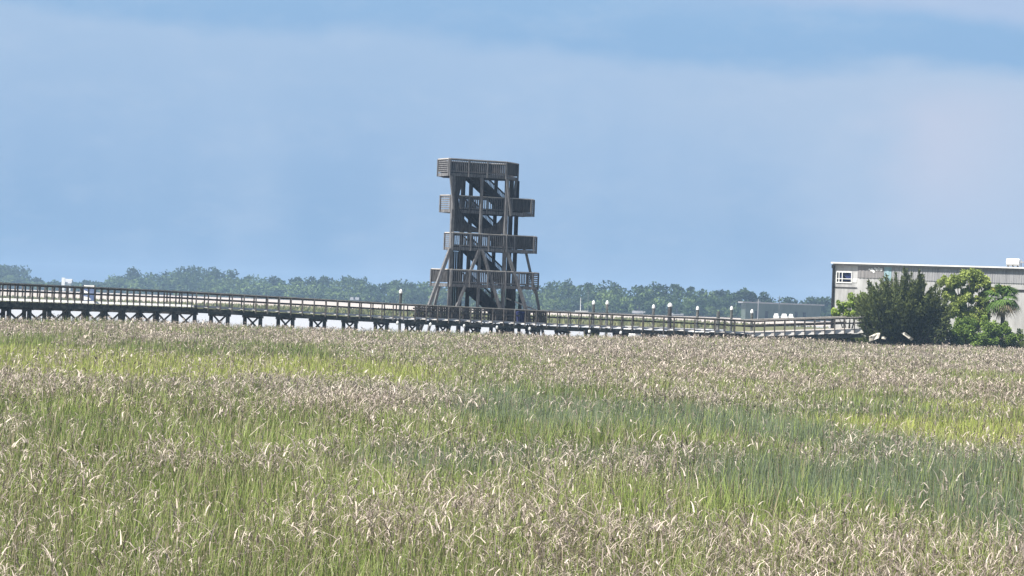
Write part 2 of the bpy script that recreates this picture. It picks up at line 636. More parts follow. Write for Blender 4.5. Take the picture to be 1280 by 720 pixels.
# pile bents
t = .9
k = 0
while t < TOT - 1:
    (p, i), (q, _) = walkpt(t, 0), walkpt(t, 1)
    ax = (q - p).normalized()
    p2, q2 = p + ax * .32, q - ax * .32
    for c in (p2, q2):
        MB().cyl((c.x, c.y, -.4), (c.x, c.y, c.z - .42), .17, .155).obj('pile', M['pile'], walk)
    MB().beam(p2 - ax * .3 - Zu * .56, q2 + ax * .3 - Zu * .56, .14, .26).obj('pile_cap', M['beam'], walk)
    al = Vector((-ax.y, ax.x, 0)) * .2
    if p.z > 1.55:
        for (u, v, sg) in ((p2, q2, 1), (q2, p2, -1)):
            MB().beam(u - Zu * .62 + al * sg, Vector((v.x, v.y, .25)) + al * sg, .07, .13).obj('cross_brace', M['pile'], walk)
    k += 1
    t += 2.75
# small white fittings under the edge
for px in (497, 538, 580, 621, 662, 737, 776):
    X_ = XD(px, float(np.interp(px, [l[0] for l in LINE], [l[1] for l in LINE])), 1.6)
    z_ = float(np.interp(px, [l[0] for l in LINE], [l[2] for l in LINE]))
    y_ = float(np.interp(px, [l[0] for l in LINE], [l[1] for l in LINE]))
    MB().lathe((X_, y_ - .16, z_ - .62), [(.07, 0), (.12, .04), (.13, .16), (.09, .26), (.03, .30)], 10).obj('deck_light', M['white'], walk)

# ------------------------------------------------------------------ observation tower
YAW = R_(27)
TZ = 1.80
T0 = Vector((XD(561.5, 212.2, 3.0), 212.2, TZ))
ea, eb = Vector((math.cos(YAW), math.sin(YAW), 0)), Vector((-math.sin(YAW), math.cos(YAW), 0))


def tp(a, b2, z):
    return T0 + ea * a + eb * b2 + Zu * z


tower = thing('observation_tower', T0, 'tall grey timber observation tower with four railed platforms and open stairs', 'tower')
LV = [0, 2.97, 6.02, 9.14, 12.14]
# columns
cols = [(0, 0, 0, 11.86, .27), (2.63, 0, 0, 11.86, .20), (4.97, 0, 0, 11.86, .27), (2.35, 3.0, 0, 11.86, .26), (3.15, 3.1, 0, 11.86, .26),
        (6.15, 1.45, 0, 11.86, .28), (6.85, 1.75, 0, 11.86, .26), (5.6, 3.3, 0, 11.86, .24), (1.55, 1.25, 0, 11.86, .24), (2.25, 1.28, 0, 5.9, .22), (4.2, 3.2, 0, 11.86, .22), (6.1, .35, 0, 5.9, .22), (7.2, 1.2, 0, 2.9, .22)]
for (a, b2, z0, z1, w) in cols:
    MB().beam(tp(a, b2, -TZ - .3), tp(a, b2, z1), w, w, up=eb).obj('column', M['wood_light'] if b2 == 0 else M['wood_dark'], tower)  # columns behind the front get a darker copy, shade put into the colour
for (p, q, w) in [((-.15, -.16, 5.85), (-3.1, -.35, -1.9), .26), ((-.5, 1.0, 2.75), (-1.55, 1.0, -1.9), .2),
                  ((2.5, -.17, 5.9), (-.6, -.36, -1.9), .23), ((2.75, -.17, 5.9), (5.65, -.36, -1.9), .23),
                  ((5.1, -.17, 5.8), (8.2, -.36, -1.9), .25), ((7.3, .6, 5.8), (8.3, .6, 2.4), .17), ((8.35, .6, 2.7), (9.4, .6, -1.9), .18),
                  ((-.38, -.2, 11.9), (.02, -.2, 9.1), .17), ((4.85, -.2, 11.86), (5.35, -.2, 8.8), .17), ((6.6, 1.55, 11.86), (6.2, 1.2, 9.4), .16)]:
    MB().beam(tp(*p), tp(*q), w, w, up=eb).obj('raking_strut', M['wood_light'], tower)


def clip_a(poly, b2):
    """extent along a of the polygon on the line b = b2"""
    xs = []
    for (p, q) in zip(poly, poly[1:] + poly[:1]):
        if (p[1] - b2) * (q[1] - b2) < 0:
            t = (b2 - p[1]) / (q[1] - p[1])
            xs.append(p[0] + (q[0] - p[0]) * t)
    return (min(xs), max(xs)) if len(xs) >= 2 else None


ST_A, ST_B = (2.3, 6.0), (1.35, 2.45)       # the stairwell


def platform(z, poly, styles, first):
    """poly: corners (a, b); styles: for every edge baluster / slat / board / None"""
    dk = MB()
    bs = [p[1] for p in poly]
    bb = min(bs) + .03
    w = .19
    while bb < max(bs):
        r = clip_a(poly, bb + w / 2)
        if r:
            spans = [r]
            if not first and ST_B[0] - .1 < bb + w / 2 < ST_B[1] + .1:
                spans = [(r[0], min(r[1], ST_A[0] - .1)), (ST_A[1] - 1.0, r[1])]
            for (u, v) in spans:
                if v - u > .1:
                    dk.hexa([tp(u, bb, z - .05), tp(v, bb, z - .05), tp(v, bb + w - .012, z - .05), tp(u, bb + w - .012, z - .05),
                             tp(u, bb, z), tp(v, bb, z), tp(v, bb + w - .012, z), tp(u, bb + w - .012, z)])
        bb += w
    deck = dk.obj('platform', M['wood_dark'], tower)
    js = MB()
    bb = min(bs) + .3
    while bb < max(bs):
        r = clip_a(poly, bb)
        if r and not (ST_B[0] - .15 < bb < ST_B[1] + .15):
            js.beam(tp(r[0] + .05, bb, z - .17), tp(r[1] - .05, bb, z - .17), .07, .22)
        bb += .62
    js.obj('joist', M['wood_dark'], deck)
    cen = Vector((sum(p[0] for p in poly) / len(poly), sum(p[1] for p in poly) / len(poly)))
    for (p, q, st) in zip(poly, poly[1:] + poly[:1], styles):
        P, Q = Vector(p), Vector(q)
        d = (Q - P)
        L = d.length
        d.normalize()
        nrm = Vector((d.y, -d.x))
        if (P + Q) / 2 @ nrm < cen @ nrm:
            nrm = -nrm
        nn = ea * nrm.x + eb * nrm.y

        def pp(t, zz, o=0.0):
            c = P + d * t
            return tp(c.x, c.y, z + zz) + nn * o
        MB().beam(pp(-.02, -.14, .035), pp(L + .02, -.14, .035), .05, .26).obj('fascia', M['wood_light'], deck)
        if st is None:
            continue
        MB().beam(pp(0, 1.165), pp(L, 1.165), .21, .07).obj('cap_rail', M['wood_pale'], deck)  # pale cap colour stands in for the lit top line
        rl = MB()
        rl.beam(pp(0, 1.08, .03), pp(L, 1.08, .03), .045, .11)
        if st == 'slat':
            zz = .12
            while zz < 1.0:
                rl.beam(pp(0, zz, .03), pp(L, zz, .03), .04, .10)
                zz += .165
        elif st == 'board':
            rl.beam(pp(0, .14, .0), pp(L, .14, .0), .045, .11)
            t = .09
            while t < L:
                rl.beam(pp(t, .10, .035), pp(t, 1.04, .035), .03, .155, up=ea * d.x + eb * d.y)
                t += .172
        else:
            rl.beam(pp(0, .13, .03), pp(L, .13, .03), .045, .12)
            t = .11
            while t < L:
                rl.beam(pp(t, .05, .075), pp(t, 1.10, .075), .045, .045, up=nn)
                t += .175
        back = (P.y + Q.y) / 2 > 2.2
        rl.obj('railing', M['wood_dark'] if back else (M['wood_light'] if st != 'board' else M['wood']), deck)  # back railings darkened by colour to look shaded behind the front ones
        k = max(1, round(L / 1.75))
        for j in range(k + 1):
            MB().beam(pp(L * j / k, -.28, .09), pp(L * j / k, 1.15, .09), .11, .11, up=nn).obj('railing_post', M['wood_light'], deck)
    return deck


B, S_, D_ = 'baluster', 'slat', 'board'
platform(LV[1], [(-.95, 1.6), (-.05, -.28), (4.97, -.28), (7.6, -.1), (8.55, .75), (8.6, 2.7), (5.6, 3.7), (1.6, 3.6)],
         [D_, B, B, S_, S_, B, B, None], False)
platform(LV[2], [(-.1, .95), (-.0, -.17), (5.0, -.17), (5.85, .1), (7.7, .1), (8.25, .75), (8.1, 2.6), (5.6, 3.6), (1.7, 3.5)],
         [S_, B, B, D_, S_, S_, D_, B, None], False)
platform(LV[3], [(-.3, 1.65), (.05, .45), (5.0, .45), (5.6, .3), (7.45, .3), (8.0, .95), (7.85, 2.6), (5.6, 3.6), (1.8, 3.5)],
         [S_, B, B, D_, S_, S_, D_, B, None], False)
platform(LV[4], [(-.45, 2.0), (-.45, -.1), (4.75, -.1), (6.7, 1.6), (6.7, 2.8), (5.2, 3.7), (.9, 3.7)],
         [S_, B, D_, D_, D_, D_, D_], False)
# stairs: each flight climbs from right to left behind the front columns
for n_ in range(4):
    z0, z1 = LV[n_], LV[n_ + 1]
    fl = MB()
    k = 15
    for j in range(k):
        f0 = j / k
        a = ST_A[1] + (ST_A[0] - ST_A[1]) * f0
        zz = z0 + (z1 - z0) * (j + 1) / k
        fl.hexa([tp(a - .30, ST_B[0], zz - .045), tp(a, ST_B[0], zz - .045), tp(a, ST_B[1], zz - .045), tp(a - .30, ST_B[1], zz - .045),
                 tp(a - .30, ST_B[0], zz), tp(a, ST_B[0], zz), tp(a, ST_B[1], zz), tp(a - .30, ST_B[1], zz)])
    stair = fl.obj('staircase', M['wood_dark'], tower)
    for b_ in (ST_B[0] - .04, ST_B[1] + .04):
        MB().beam(tp(ST_A[1] + .1, b_, z0 + .02), tp(ST_A[0] - .1, b_, z1 - .06), .06, .46).obj('stringer', M['wood_dark'], stair)
        hr = MB()
        hr.beam(tp(ST_A[1] + .1, b_, z0 + 1.0), tp(ST_A[0], b_, z1 + .95), .06, .12)
        for j in range(0, 30):
            f0 = j / 29
            a = ST_A[1] + (ST_A[0] - ST_A[1]) * f0
            zz = z0 + (z1 - z0) * f0
            hr.beam(tp(a, b_, zz + .1), tp(a, b_, zz + .98), .05, .06, up=eb)
        hr.obj('handrail', M['wood_dark'], stair)
# vertical boarding with a big oval opening across the front
bd = MB()
a = .16
oc, orx, orz = (2.80, 9.95), 2.22, 2.32
while a < 4.83:
    a1 = a + .125
    zlo, zhi = 7.28, 11.82
    am = (a + a1) / 2
    kx = (am - oc[0]) / orx
    spans = [(zlo, zhi)]
    if abs(kx) < 1:
        hz0 = orz * math.sqrt(max(0, 1 - ((a - oc[0]) / orx) ** 2))
        hz1 = orz * math.sqrt(max(0, 1 - ((a1 - oc[0]) / orx) ** 2))
        # slanted ends follow the oval
        for (lo0, lo1, hi0, hi1) in ((zlo, zlo, oc[1] - hz0, oc[1] - hz1), (oc[1] + hz0, oc[1] + hz1, zhi, zhi)):
            if am > 2.9 and hi0 > 10:
                continue
            if hi0 - lo0 > .02 or hi1 - lo1 > .02:
                bd.hexa([tp(a, .10, lo0), tp(a1, .10, lo1), tp(a1, .135, lo1), tp(a, .135, lo0),
                         tp(a, .10, hi0), tp(a1, .10, hi1), tp(a1, .135, hi1), tp(a, .135, hi0)])
    else:
        bd.hexa([tp(a, .10, zlo), tp(a1, .10, zlo), tp(a1, .135, zlo), tp(a, .135, zlo),
                 tp(a, .10, zhi), tp(a1, .10, zhi), tp(a1, .135, zhi), tp(a, .135, zhi)])
    a = a1 + .012
bd.obj('oval_boarding', M['wood'], tower)
# right hand boarding behind the stairs and enclosed lower core
for (a0, a1, b0, b1, z0, z1) in [(1.6, 2.4, 2.95, 3.05, 0, 5.7), (6.2, 6.9, 1.5, 1.8, 0, 2.7), (1.5, 2.4, 1.3, 2.9, 0, 2.7)]:
    bd = MB()
    L = math.hypot(a1 - a0, b1 - b0)
    k = int(L / .17)
    for j in range(k):
        t0 = (j + .5) / k
        aa, bb = a0 + (a1 - a0) * t0, b0 + (b1 - b0) * t0
        if j % 4 == 3:
            continue
        bd.beam(tp(aa, bb, z0), tp(aa, bb, z1), .035, .15, up=ea * (a1 - a0) + eb * (b1 - b0))
    bd.obj('boarding', M['wood_dark'], tower)
# screen at the foot of the tower behind the walk
sk = MB()
a = -3.4
while a < 8.9:
    if random.random() < .86:
        sk.beam(tp(a, -.42, -.2), tp(a, -.42, .98 + random.uniform(-.02, .02)), .03, .15, up=ea)
    a += .185
sk.beam(tp(-3.5, -.45, .2), tp(9, -.45, .2), .05, .12)
sk.beam(tp(-3.5, -.45, .8), tp(9, -.45, .8), .05, .12)
sk.obj('foot_screen', M['wood'], tower)
hr = MB()
hr.beam(tp(5.9, 1.2, 1.9), tp(8.4, .3, .95), .07, .12)
hr.obj('foot_handrail', M['wood_pale'], tower)

# blue bin at the foot of the stairs
p, i = walkpt(0, 0)
bx, by, bz = XD(651, 211.5, 2.2), 211.2, 1.74
bn = thing('litter_bin', (bx, by, bz), 'dark blue plastic bin at the foot of the tower stairs', 'bin')
MB().lathe((bx, by, bz), [(.30, 0), (.33, .05), (.40, .72), (.42, .74), (.42, .79)], 16).obj('body', M['blue_bin'], bn)
MB().lathe((bx, by, bz + .79), [(.43, 0), (.43, .05), (.30, .12), (.06, .15)], 16).obj('lid', M['blue_bin'], bn)

# sign board on the left stretch of railing
sd = float(np.interp(112, [l[0] for l in LINE], [l[1] for l in LINE]))
sz = float(np.interp(112, [l[0] for l in LINE], [l[2] for l in LINE]))
sx = XD(112, sd, sz + .5)
y_s = sd - .35
sg = thing('notice_board', (sx, y_s, sz), 'small blue and white notice board on the left stretch of boardwalk railing', 'sign')
MB().box(sx - .37, sx + .37, y_s - .02, y_s + .02, sz + .10, sz + 1.20).obj('panel', M['blue'], sg)
wb = MB()
wb.box(sx - .37, sx + .37, y_s - .028, y_s - .022, sz + .98, sz + 1.20)
wb.add([(sx - .34, y_s - .026, sz + .50), (sx + .02, y_s - .026, sz + .56), (sx - .10, y_s - .026, sz + .74), (sx - .34, y_s - .026, sz + .84)], [(0, 1, 2, 3)])
wb.add([(sx - .34, y_s - .026, sz + .14), (sx + .16, y_s - .026, sz + .18), (sx + .05, y_s - .026, sz + .32), (sx - .34, y_s - .026, sz + .40)], [(0, 1, 2, 3)])
wb.obj('lettered_area', M['white'], sg)
fr = MB()
for xx in (-.41, .41):
    fr.box(sx + xx - .04, sx + xx + .04, y_s - .03, y_s + .06, sz - .2, sz + 1.22)
fr.obj('frame', M['wood_dark'], sg)

# ------------------------------------------------------------------ capped pilings of the dock behind
spots = [(501, 365, 215, 'left of the tower'), (742, 379, 229, None), (759, 379, 232, None), (817, 384, 231, None), (837.5, 382, 228, None),
         (872, 386, 231, None), (914.5, 386, 230, None), (940, 390, 231, None)]
labs = ['lone dark piling with a white cap standing left of the tower',
        'left one of two close white-capped pilings just right of the tower',
        'right one of two close white-capped pilings just right of the tower',
        'white-capped piling left of the thicker grey one in mid boardwalk',
        'thickest white-capped piling with a pale grey side beside the dock',
        'white-capped piling above the boat behind the rails',
        'white-capped piling just right of the bare post',
        'short white-capped piling where the ramp begins to rise']
for (px, py, D, _), lb in zip(spots, labs):
    top = at(px, py, D)
    r = .125 if px != 837.5 else .185
    o = thing('dock_piling', (top.x, D, 0), lb, 'piling', 'white-capped pilings behind the boardwalk')
    MB().cyl((top.x, D, -.5), (top.x, D, top.z), r * 1.05, r * .95, 12).obj('shaft', M['pile'] if px != 837.5 else M['wood'], o)
    MB().lathe((top.x, D, top.z), [(r * 1.08, -.10), (r * 1.16, .0), (r * .92, .13), (r * .5, .22), (.02, .25)], 14).obj('cap', M['white'], o, smooth=False)
top = at(898, 389, 230)
tag(MB().cyl((top.x, 230, -.5), (top.x, 230, top.z), .17, .15, 12).obj('dock_post', M['pile']), 'bare dark post without a cap between two white-capped pilings', 'post')

# floating dock with low black fenders
dk = thing('floating_dock', (XD(890, 233, .6), 233, .1), 'low dark floating dock behind the right part of the boardwalk', 'dock')
xa, xb = XD(828, 232, 1), XD(962, 234, 1)
MB().box(xa, xb, 232.6, 234.4, .05, .55).obj('float', M['black'], dk)
MB().box(xa, xb, 232.5, 234.5, .55, .65).obj('deck', M['wood'], dk)
for px0, px1 in ((834, 860), (886, 916), (922, 936), (942, 958)):
    x0, x1 = XD(px0, 233, 1), XD(px1, 233, 1)
    MB().box(x0, x1, 233.0, 233.2, .70, 1.22).obj('fender_panel', M['black'], dk)
    MB().box(x0, x1, 232.95, 233.25, 1.22, 1.32).obj('fender_rail', M['wood'], dk)
    MB().box(x0, x1, 232.93, 232.99, .93, 1.02).obj('fender_rail', M['wood'], dk)


def boat(px, D, label, L=5.5, w=1.9, h=1.0, cabin=True, rot=1.2, z=.1, group='white motor boats moored beyond the boardwalk', motor=True):
    x = XD(px, D, z + .5)
    o = thing('motor_boat', (x, D, z), label, 'boat', group)
    c, s_ = math.cos(rot), math.sin(rot)

    def q(u, v, zz):
        return (x + u * c - v * s_, D + u * s_ + v * c, z + zz)
    rings = []
    for f_ in (-.5, -.2, .15, .35, .46, .5):
        k = 1 if f_ < .1 else max(.06, 1 - ((f_ - .1) / .4) ** 2)
        sh = h * (1 + .25 * max(0, f_))
        rings.append([q(f_ * L, -w / 2 * k, sh), q(f_ * L, -w * .42 * k, .3), q(f_ * L, 0, -.15 + .3 * max(0, f_)), q(f_ * L, w * .42 * k, .3), q(f_ * L, w / 2 * k, sh)])
    MB().loft(rings).obj('hull', M['white'], o)
    if cabin:
        rr = []
        for (zz, a0, a1, ww) in ((h, -.12, .26, .40), (h + .35, -.12, .22, .37), (h + .75, -.12, .12, .32), (h + .80, -.10, .10, .30)):
            rr.append([q(a0 * L, -ww * w, zz), q(a1 * L, -ww * w, zz), q(a1 * L, ww * w, zz), q(a0 * L, ww * w, zz)])
        MB().loft(rr).obj('cabin', M['white'], o)
        if motor:
          MB().loft([[q(.247 * L, -.33 * w, h + .36), q(.247 * L, .33 * w, h + .36), q(.252 * L, .33 * w, h + .36), q(.252 * L, -.33 * w, h + .36)],
                   [q(.150 * L, -.30 * w, h + .70), q(.150 * L, .30 * w, h + .70), q(.156 * L, .30 * w, h + .70), q(.156 * L, -.30 * w, h + .70)]]).obj('windscreen', M['black'], o)
    if not motor:
        return o
    mt = MB()
    mt.loft([[q(-.53 * L, -.16, .1), q(-.49 * L, -.16, .1), q(-.49 * L, .16, .1), q(-.53 * L, .16, .1)],
             [q(-.56 * L, -.2, h + .15), q(-.49 * L, -.2, h + .15), q(-.49 * L, .2, h + .15), q(-.56 * L, .2, h + .15)]])
    mt.obj('outboard_motor', M['black'], o)
    return o


boat(789, 236, 'small white boat seen through the rails left of the dock', 4.6, 1.5, .62, True, 1.15, .12)
boat(876, 230.3, 'white boat seen through the rails between the dark dock panels', 4.2, 1.7, .62, True, 1.9, .12)

# ------------------------------------------------------------------ the bank and warehouse on the right
bk = MB()
N, K = 44, 18
xs = np.linspace(XD(1030, 226, .5), XD(1700, 240, .5), N)
vs = []
for i in range(N):
    y0 = float(line_y(xs[i])) + .8
    for j in range(K):
        yy = y0 + j * 1.3 + (j ** 2) * .35
        z = (.98 + .02 * j) * (1 - math.exp(-max(0, yy - y0) / 1.6)) + .12 * float(vnoise(xs[i], yy, 2.3, 71)) - .1
        z *= min(1, i / 3)
        vs.append((xs[i], yy, z))
fs = [(i * K + j, (i + 1) * K + j, (i + 1) * K + j + 1, i * K + j + 1) for i in range(N - 1) for j in range(K - 1)]
bk.add(vs, fs)
o = bk.obj('bank', M['turf'], smooth=True)
o['kind'] = 'structure'

# warehouse wall line
wl, wr = (1040, 246.0), (1330, 238.0)
BZ = .9


def wl_pt(px, z):
    k = (px - wl[0]) / (wr[0] - wl[0])
    D = wl[1] + (wr[1] - wl[1]) * k
    return Vector((XD(px, D, z), D, z))


p0, p1 = wl_pt(1040, 5), wl_pt(1330, 5)
wd = (p1 - p0)
wd.z = 0
WLEN = 60.0
wd.normalize()
wn = Vector((wd.y, -wd.x, 0))      # towards the camera
W0 = Vector((p0.x, p0.y, 0))
pxm = (p1 - p0).to_2d().length / 290.0   # metres of wall for each photo column


def wp(px, z, o=0.0):
    return W0 + wd * ((px - 1040) * pxm) + wn * o + Zu * z


def zpx(px, py):
    """height on the wall that shows in row py at column px"""
    D = wp(px, 0).y
    return at(px, py, D).z


ROOF = zpx(1040, 329)
ware = thing('warehouse', W0 + Zu * BZ, 'long grey flat-roofed warehouse with white roof edge and broken window', 'building')
corr = mat_noise('grey_siding', (.20, .20, .21), (.42, .42, .43), 1.1, .7, (6, 6, .25), (.32, .32, .33))
stucco = mat_noise('pale_stucco', (.32, .315, .31), (.53, .525, .52), 1.3, .85, (1.2, 1.2, .22), (.43, .425, .42))
brown = mat_noise('brown_grey_siding', (.20, .19, .19), (.31, .295, .29), 1.5, .8, (6, 6, .3))
teal = mat_noise('faded_teal_sheet', (.20, .33, .37), (.34, .48, .52), .8, .6, (2, 2, .4))
glass = mat_noise('dark_glass', (.02, .03, .09), (.06, .08, .20), 1.5, .15)


def wbox(px0, px1, z0, z1, o0, o1):
    mb = MB()
    a, b2 = wp(px0, 0), wp(px1, 0)
    mb.hexa([a + wn * o1 + Zu * z0, b2 + wn * o1 + Zu * z0, b2 + wn * o0 + Zu * z0, a + wn * o0 + Zu * z0,
             a + wn * o1 + Zu * z1, b2 + wn * o1 + Zu * z1, b2 + wn * o0 + Zu * z1, a + wn * o0 + Zu * z1])
    return mb


PXE = 1620
# shell: rear body, then front wall built round the window opening
zs0, zs1 = zpx(1050, 352.3), zpx(1050, 340.5)
for args in ((1040, 1045, BZ - .8, ROOF), (1064.5, PXE, BZ - .8, ROOF), (1045, 1064.5, BZ - .8, zs0), (1045, 1064.5, zs1, ROOF)):
    wbox(args[0], args[1], args[2], args[3], -.25, 0).obj('wall', stucco, ware)
wbox(1040, 1042, BZ - .8, ROOF, -22, -.25).obj('wall', stucco, ware)
wbox(1044, PXE, BZ - .8, ROOF - .3, -22.3, -22).obj('wall', stucco, ware)
rib = MB()
# corrugated band along the top (ribs are part of the sheet)
zlo = zpx(1180, 351.5)


def sheetband(px0, px1, z0, z1, mat, name, step=1.35):
    mb = MB()
    px = px0
    k = 0
    while px < px1 - .2:
        o1 = .06 if k % 2 else .035
        e = min(px + step, px1)
        a, b2 = wp(px, 0), wp(e, 0)
        mb.hexa([a + wn * o1 + Zu * z0, b2 + wn * o1 + Zu * z0, b2 + wn * .002 + Zu * z0, a + wn * .002 + Zu * z0,
                 a + wn * o1 + Zu * z1, b2 + wn * o1 + Zu * z1, b2 + wn * .002 + Zu * z1, a + wn * .002 + Zu * z1])
        px = e
        k += 1
    return mb.obj(name, mat, ware)


sheetband(1115.5, PXE, zlo, ROOF - .12, corr, 'siding', 1.5)
sheetband(1072, 1105.5, zpx(1090, 347.5), ROOF - .12, brown, 'siding', 2.2)
sheetband(1106, 1115, zpx(1110, 351), ROOF - .12, teal, 'teal_panel', 3.0)
wbox(1040.5, 1072, zpx(1056, 359.8), zpx(1056, 358.8), 0, .05).obj('ledge', M['wood_dark'], ware)
wbox(1270, PXE, zpx(1275, 364.5), zpx(1275, 362), 0, .05).obj('ledge', M['wood_dark'], ware)
wbox(1066, 1071, zpx(1068, 353), zpx(1068, 348.4), 0, .04).obj('patch_panel', M['white'], ware)
# roof slab and white edge
wbox(1038.5, PXE, ROOF, ROOF + .12, -22.5, .25).obj('roof', stucco, ware)
wbox(1038.2, PXE, ROOF - .02, ROOF + .11, .252, .34).obj('roof_edge', M['white'], ware)
wbox(1041, PXE, ROOF - .22, ROOF - .055, .064, .20).obj('gutter', brown, ware)
MB().cyl(wp(1041.2, BZ - .5, .12), wp(1041.2, ROOF - .2, .12), .11, n=8).obj('downpipe', M['black'], ware)
MB().beam(wp(1039.2, ROOF - .3, .22), wp(1042, ROOF - .3, .22), .2, .35).obj('downpipe_head', M['black'], ware)
# window: frame, bars, panes partly missing
win = wbox(1044.6, 1064.9, zs0 - .10, zs0, -.1, .06).obj('window', M['white'], ware)
fr = MB()
fr.add(*(lambda m_: (m_.v, m_.f))(wbox(1044.6, 1064.9, zs1, zs1 + .09, -.1, .05)))
for px in (1044.6, 1047.8, 1052, 1063.9):
    fr.add(*(lambda m_: (m_.v, m_.f))(wbox(px, px + .9, zs0, zs1, -.1, .05)))
zm = zs0 + (zs1 - zs0) * .30
fr.add(*(lambda m_: (m_.v, m_.f))(wbox(1046, 1064, zm, zm + .07, -.08, .04)))
fr.obj('frame', M['white'], win)
for (a_, b_, z0, z1, mt_) in ((1045.5, 1047.8, zs0, zs1, M['black']), (1048.7, 1052, zm + .08, zs1, glass), (1059.5, 1063.9, zm + .08, zs1, glass), (1048.7, 1063.9, zs0 + .1, zm - .1, glass)):
    wbox(a_, b_, z0, z1, -.16, -.12).obj('pane', mt_, win)
dg = MB()
dg.beam(wp(1054, zs1 - .05, -.13), wp(1061, zm + .12, -.13), .05, .34)
dg.obj('broken_board', glass, win)
# ragged white stickers of flaking paint high on the brown siding
fl = MB()
for k in range(9):
    px = 1087 + k * 1.9 + random.uniform(-.5, .5)
    zz = zpx(px, 337.3) + random.uniform(-.15, .15)
    r = random.uniform(.09, .19)
    c = wp(px, zz, .085)
    fl.add([c + wd * math.cos(t) * r * random.uniform(.6, 1.2) + Zu * math.sin(t) * r * random.uniform(.6, 1.2) for t in np.linspace(0, 5.5, 8)], [tuple(range(8))])
fl.obj('flaked_paint', M['white'], ware)
# roof unit
ru = thing('roof_unit', wp(1262, ROOF + .12, -4), 'white ventilation unit on the warehouse roof near the right edge', 'roof unit')
zb = ROOF + .12
mb = MB()
a, c = wp(1249, zb, -4), wp(1265, zb, -4)
mb.cyl(a + Zu * .52, c + Zu * .52, .36, n=14)
mb.obj('duct', M['white'], ru)
mb = MB()
for px in (1251, 1257, 1263):
    mb.beam(wp(px, zb, -3.8), wp(px, zb + .3, -3.8), .08, .08)
    mb.beam(wp(px, zb, -4.2), wp(px, zb + .3, -4.2), .08, .08)
mb.obj('stand', M['wood'], ru)
mb = MB()
mb.beam(wp(1266, zb + .55, -4), wp(1275, zb + .55, -4), .5, .14)
for px in (1267, 1271, 1274.5):
    mb.beam(wp(px, zb, -4), wp(px, zb + .8, -4), .08, .08)
mb.obj('pipe_frame', corr, ru)

# ------------------------------------------------------------------ shrubs and trees on the bank
def tree_parts(root, V, Fq, T, trunk_mb, org, mat=None):
    np_mesh('crown', V, Fq, T, mat or M['leaf'], root, org)
    trunk_mb.obj('trunk', M['bark'], root)


def ground_z(x, y):
    return .85


def cedar():
    D = 226.5
    base = Vector((XD(1127, D, 1), D, .75))
    root = thing('cedar_tree', base, 'big dark green cedar with spiky upright sprays beside the ramp end', 'tree')
    tr = MB()
    Cs, cols = [], []
    sprays = []
    for k in range(230):
        az = random.uniform(0, 2 * math.pi)
        tilt = math.sqrt(random.random()) * 1.02
        # length to the crown's outline: taller in the middle, wide at the sides
        Lmax = 5.0 if tilt < .5 else 5.0 - .9 * (tilt - .5)
        Ln = Lmax * random.uniform(.5, 1.0)
        st = base + Vector((math.cos(az) * random.uniform(.1, .9), math.sin(az) * random.uniform(.1, .7), random.uniform(.3, 1.2)))
        dr = Vector((math.cos(az) * math.sin(tilt) * .95, math.sin(az) * math.sin(tilt) * .8, math.cos(tilt)))
        sprays.append((st, dr, Ln))
    for sxx in (-1.0, 1.0):
        for k in range(44):
            st = base + Vector((sxx * random.uniform(1.0, 3.1), random.uniform(-1.4, 1.2), random.uniform(.0, .8)))
            dr = Vector((sxx * random.uniform(.1, .55), random.uniform(-.35, .2), 1)).normalized()
            sprays.append((st, dr, random.uniform(1.6, 3.4)))
    for (st, dr, Ln) in sprays:
        end = st + dr * Ln
        side = dr.cross(Vector((0, 0, 1)))
        bow = Vector((0, 0, 1)) * .12 * Ln
        m_ = int(260 * Ln / 4)
        t = rng.uniform(.16, 1.03, m_)
        ax = np.array(st)[None, :] + np.array(dr)[None, :] * (t * Ln)[:, None]
        ax[:, 2] += .16 * Ln * (t ** 2)
        rad = .68 * np.sin(np.pi * np.clip(t, 0, 1) ** .8) ** .6 * (1.12 - .5 * t) + .05
        off = rng.normal(0, 1, (m_, 3))
        off /= np.linalg.norm(off, axis=1)[:, None]
        ax += off * (rad * rng.uniform(.3, 1, m_) ** .5)[:, None]
        Cs.append(ax)
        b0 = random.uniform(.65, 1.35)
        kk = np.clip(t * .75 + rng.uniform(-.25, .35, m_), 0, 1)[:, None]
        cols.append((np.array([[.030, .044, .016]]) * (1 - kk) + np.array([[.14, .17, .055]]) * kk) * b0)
        tr.cyl(st, st + dr * Ln * .75 + Zu * .08 * Ln, .05, .015, 6)
    tr.cyl(base - Zu * .3, base + Vector((.1, 0, 1.3)), .34, .26, 10)
    tr.cyl(base + Vector((-.5, .1, -.3)), base + Vector((-.8, .1, 1.6)), .2, .12, 8)
    C = np.concatenate(Cs)
    cl = np.concatenate(cols)
    # needle tufts: long narrow quads that point up and out
    n = len(C)
    d = C - np.array(base + Vector((0, 0, -1.0)))[None, :]
    d /= np.linalg.norm(d, axis=1)[:, None]
    d += rng.normal(0, .6, (n, 3))
    d[:, 2] += .2
    d /= np.linalg.norm(d, axis=1)[:, None]
    sdv = np.cross(d, rng.normal(0, 1, (n, 3)))
    sdv /= np.linalg.norm(sdv, axis=1)[:, None]
    L = rng.uniform(.14, .34, n)[:, None]
    w = .075
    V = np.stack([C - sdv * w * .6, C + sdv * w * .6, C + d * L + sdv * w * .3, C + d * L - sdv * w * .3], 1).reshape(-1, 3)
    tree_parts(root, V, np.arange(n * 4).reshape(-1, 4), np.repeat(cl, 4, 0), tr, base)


cedar()


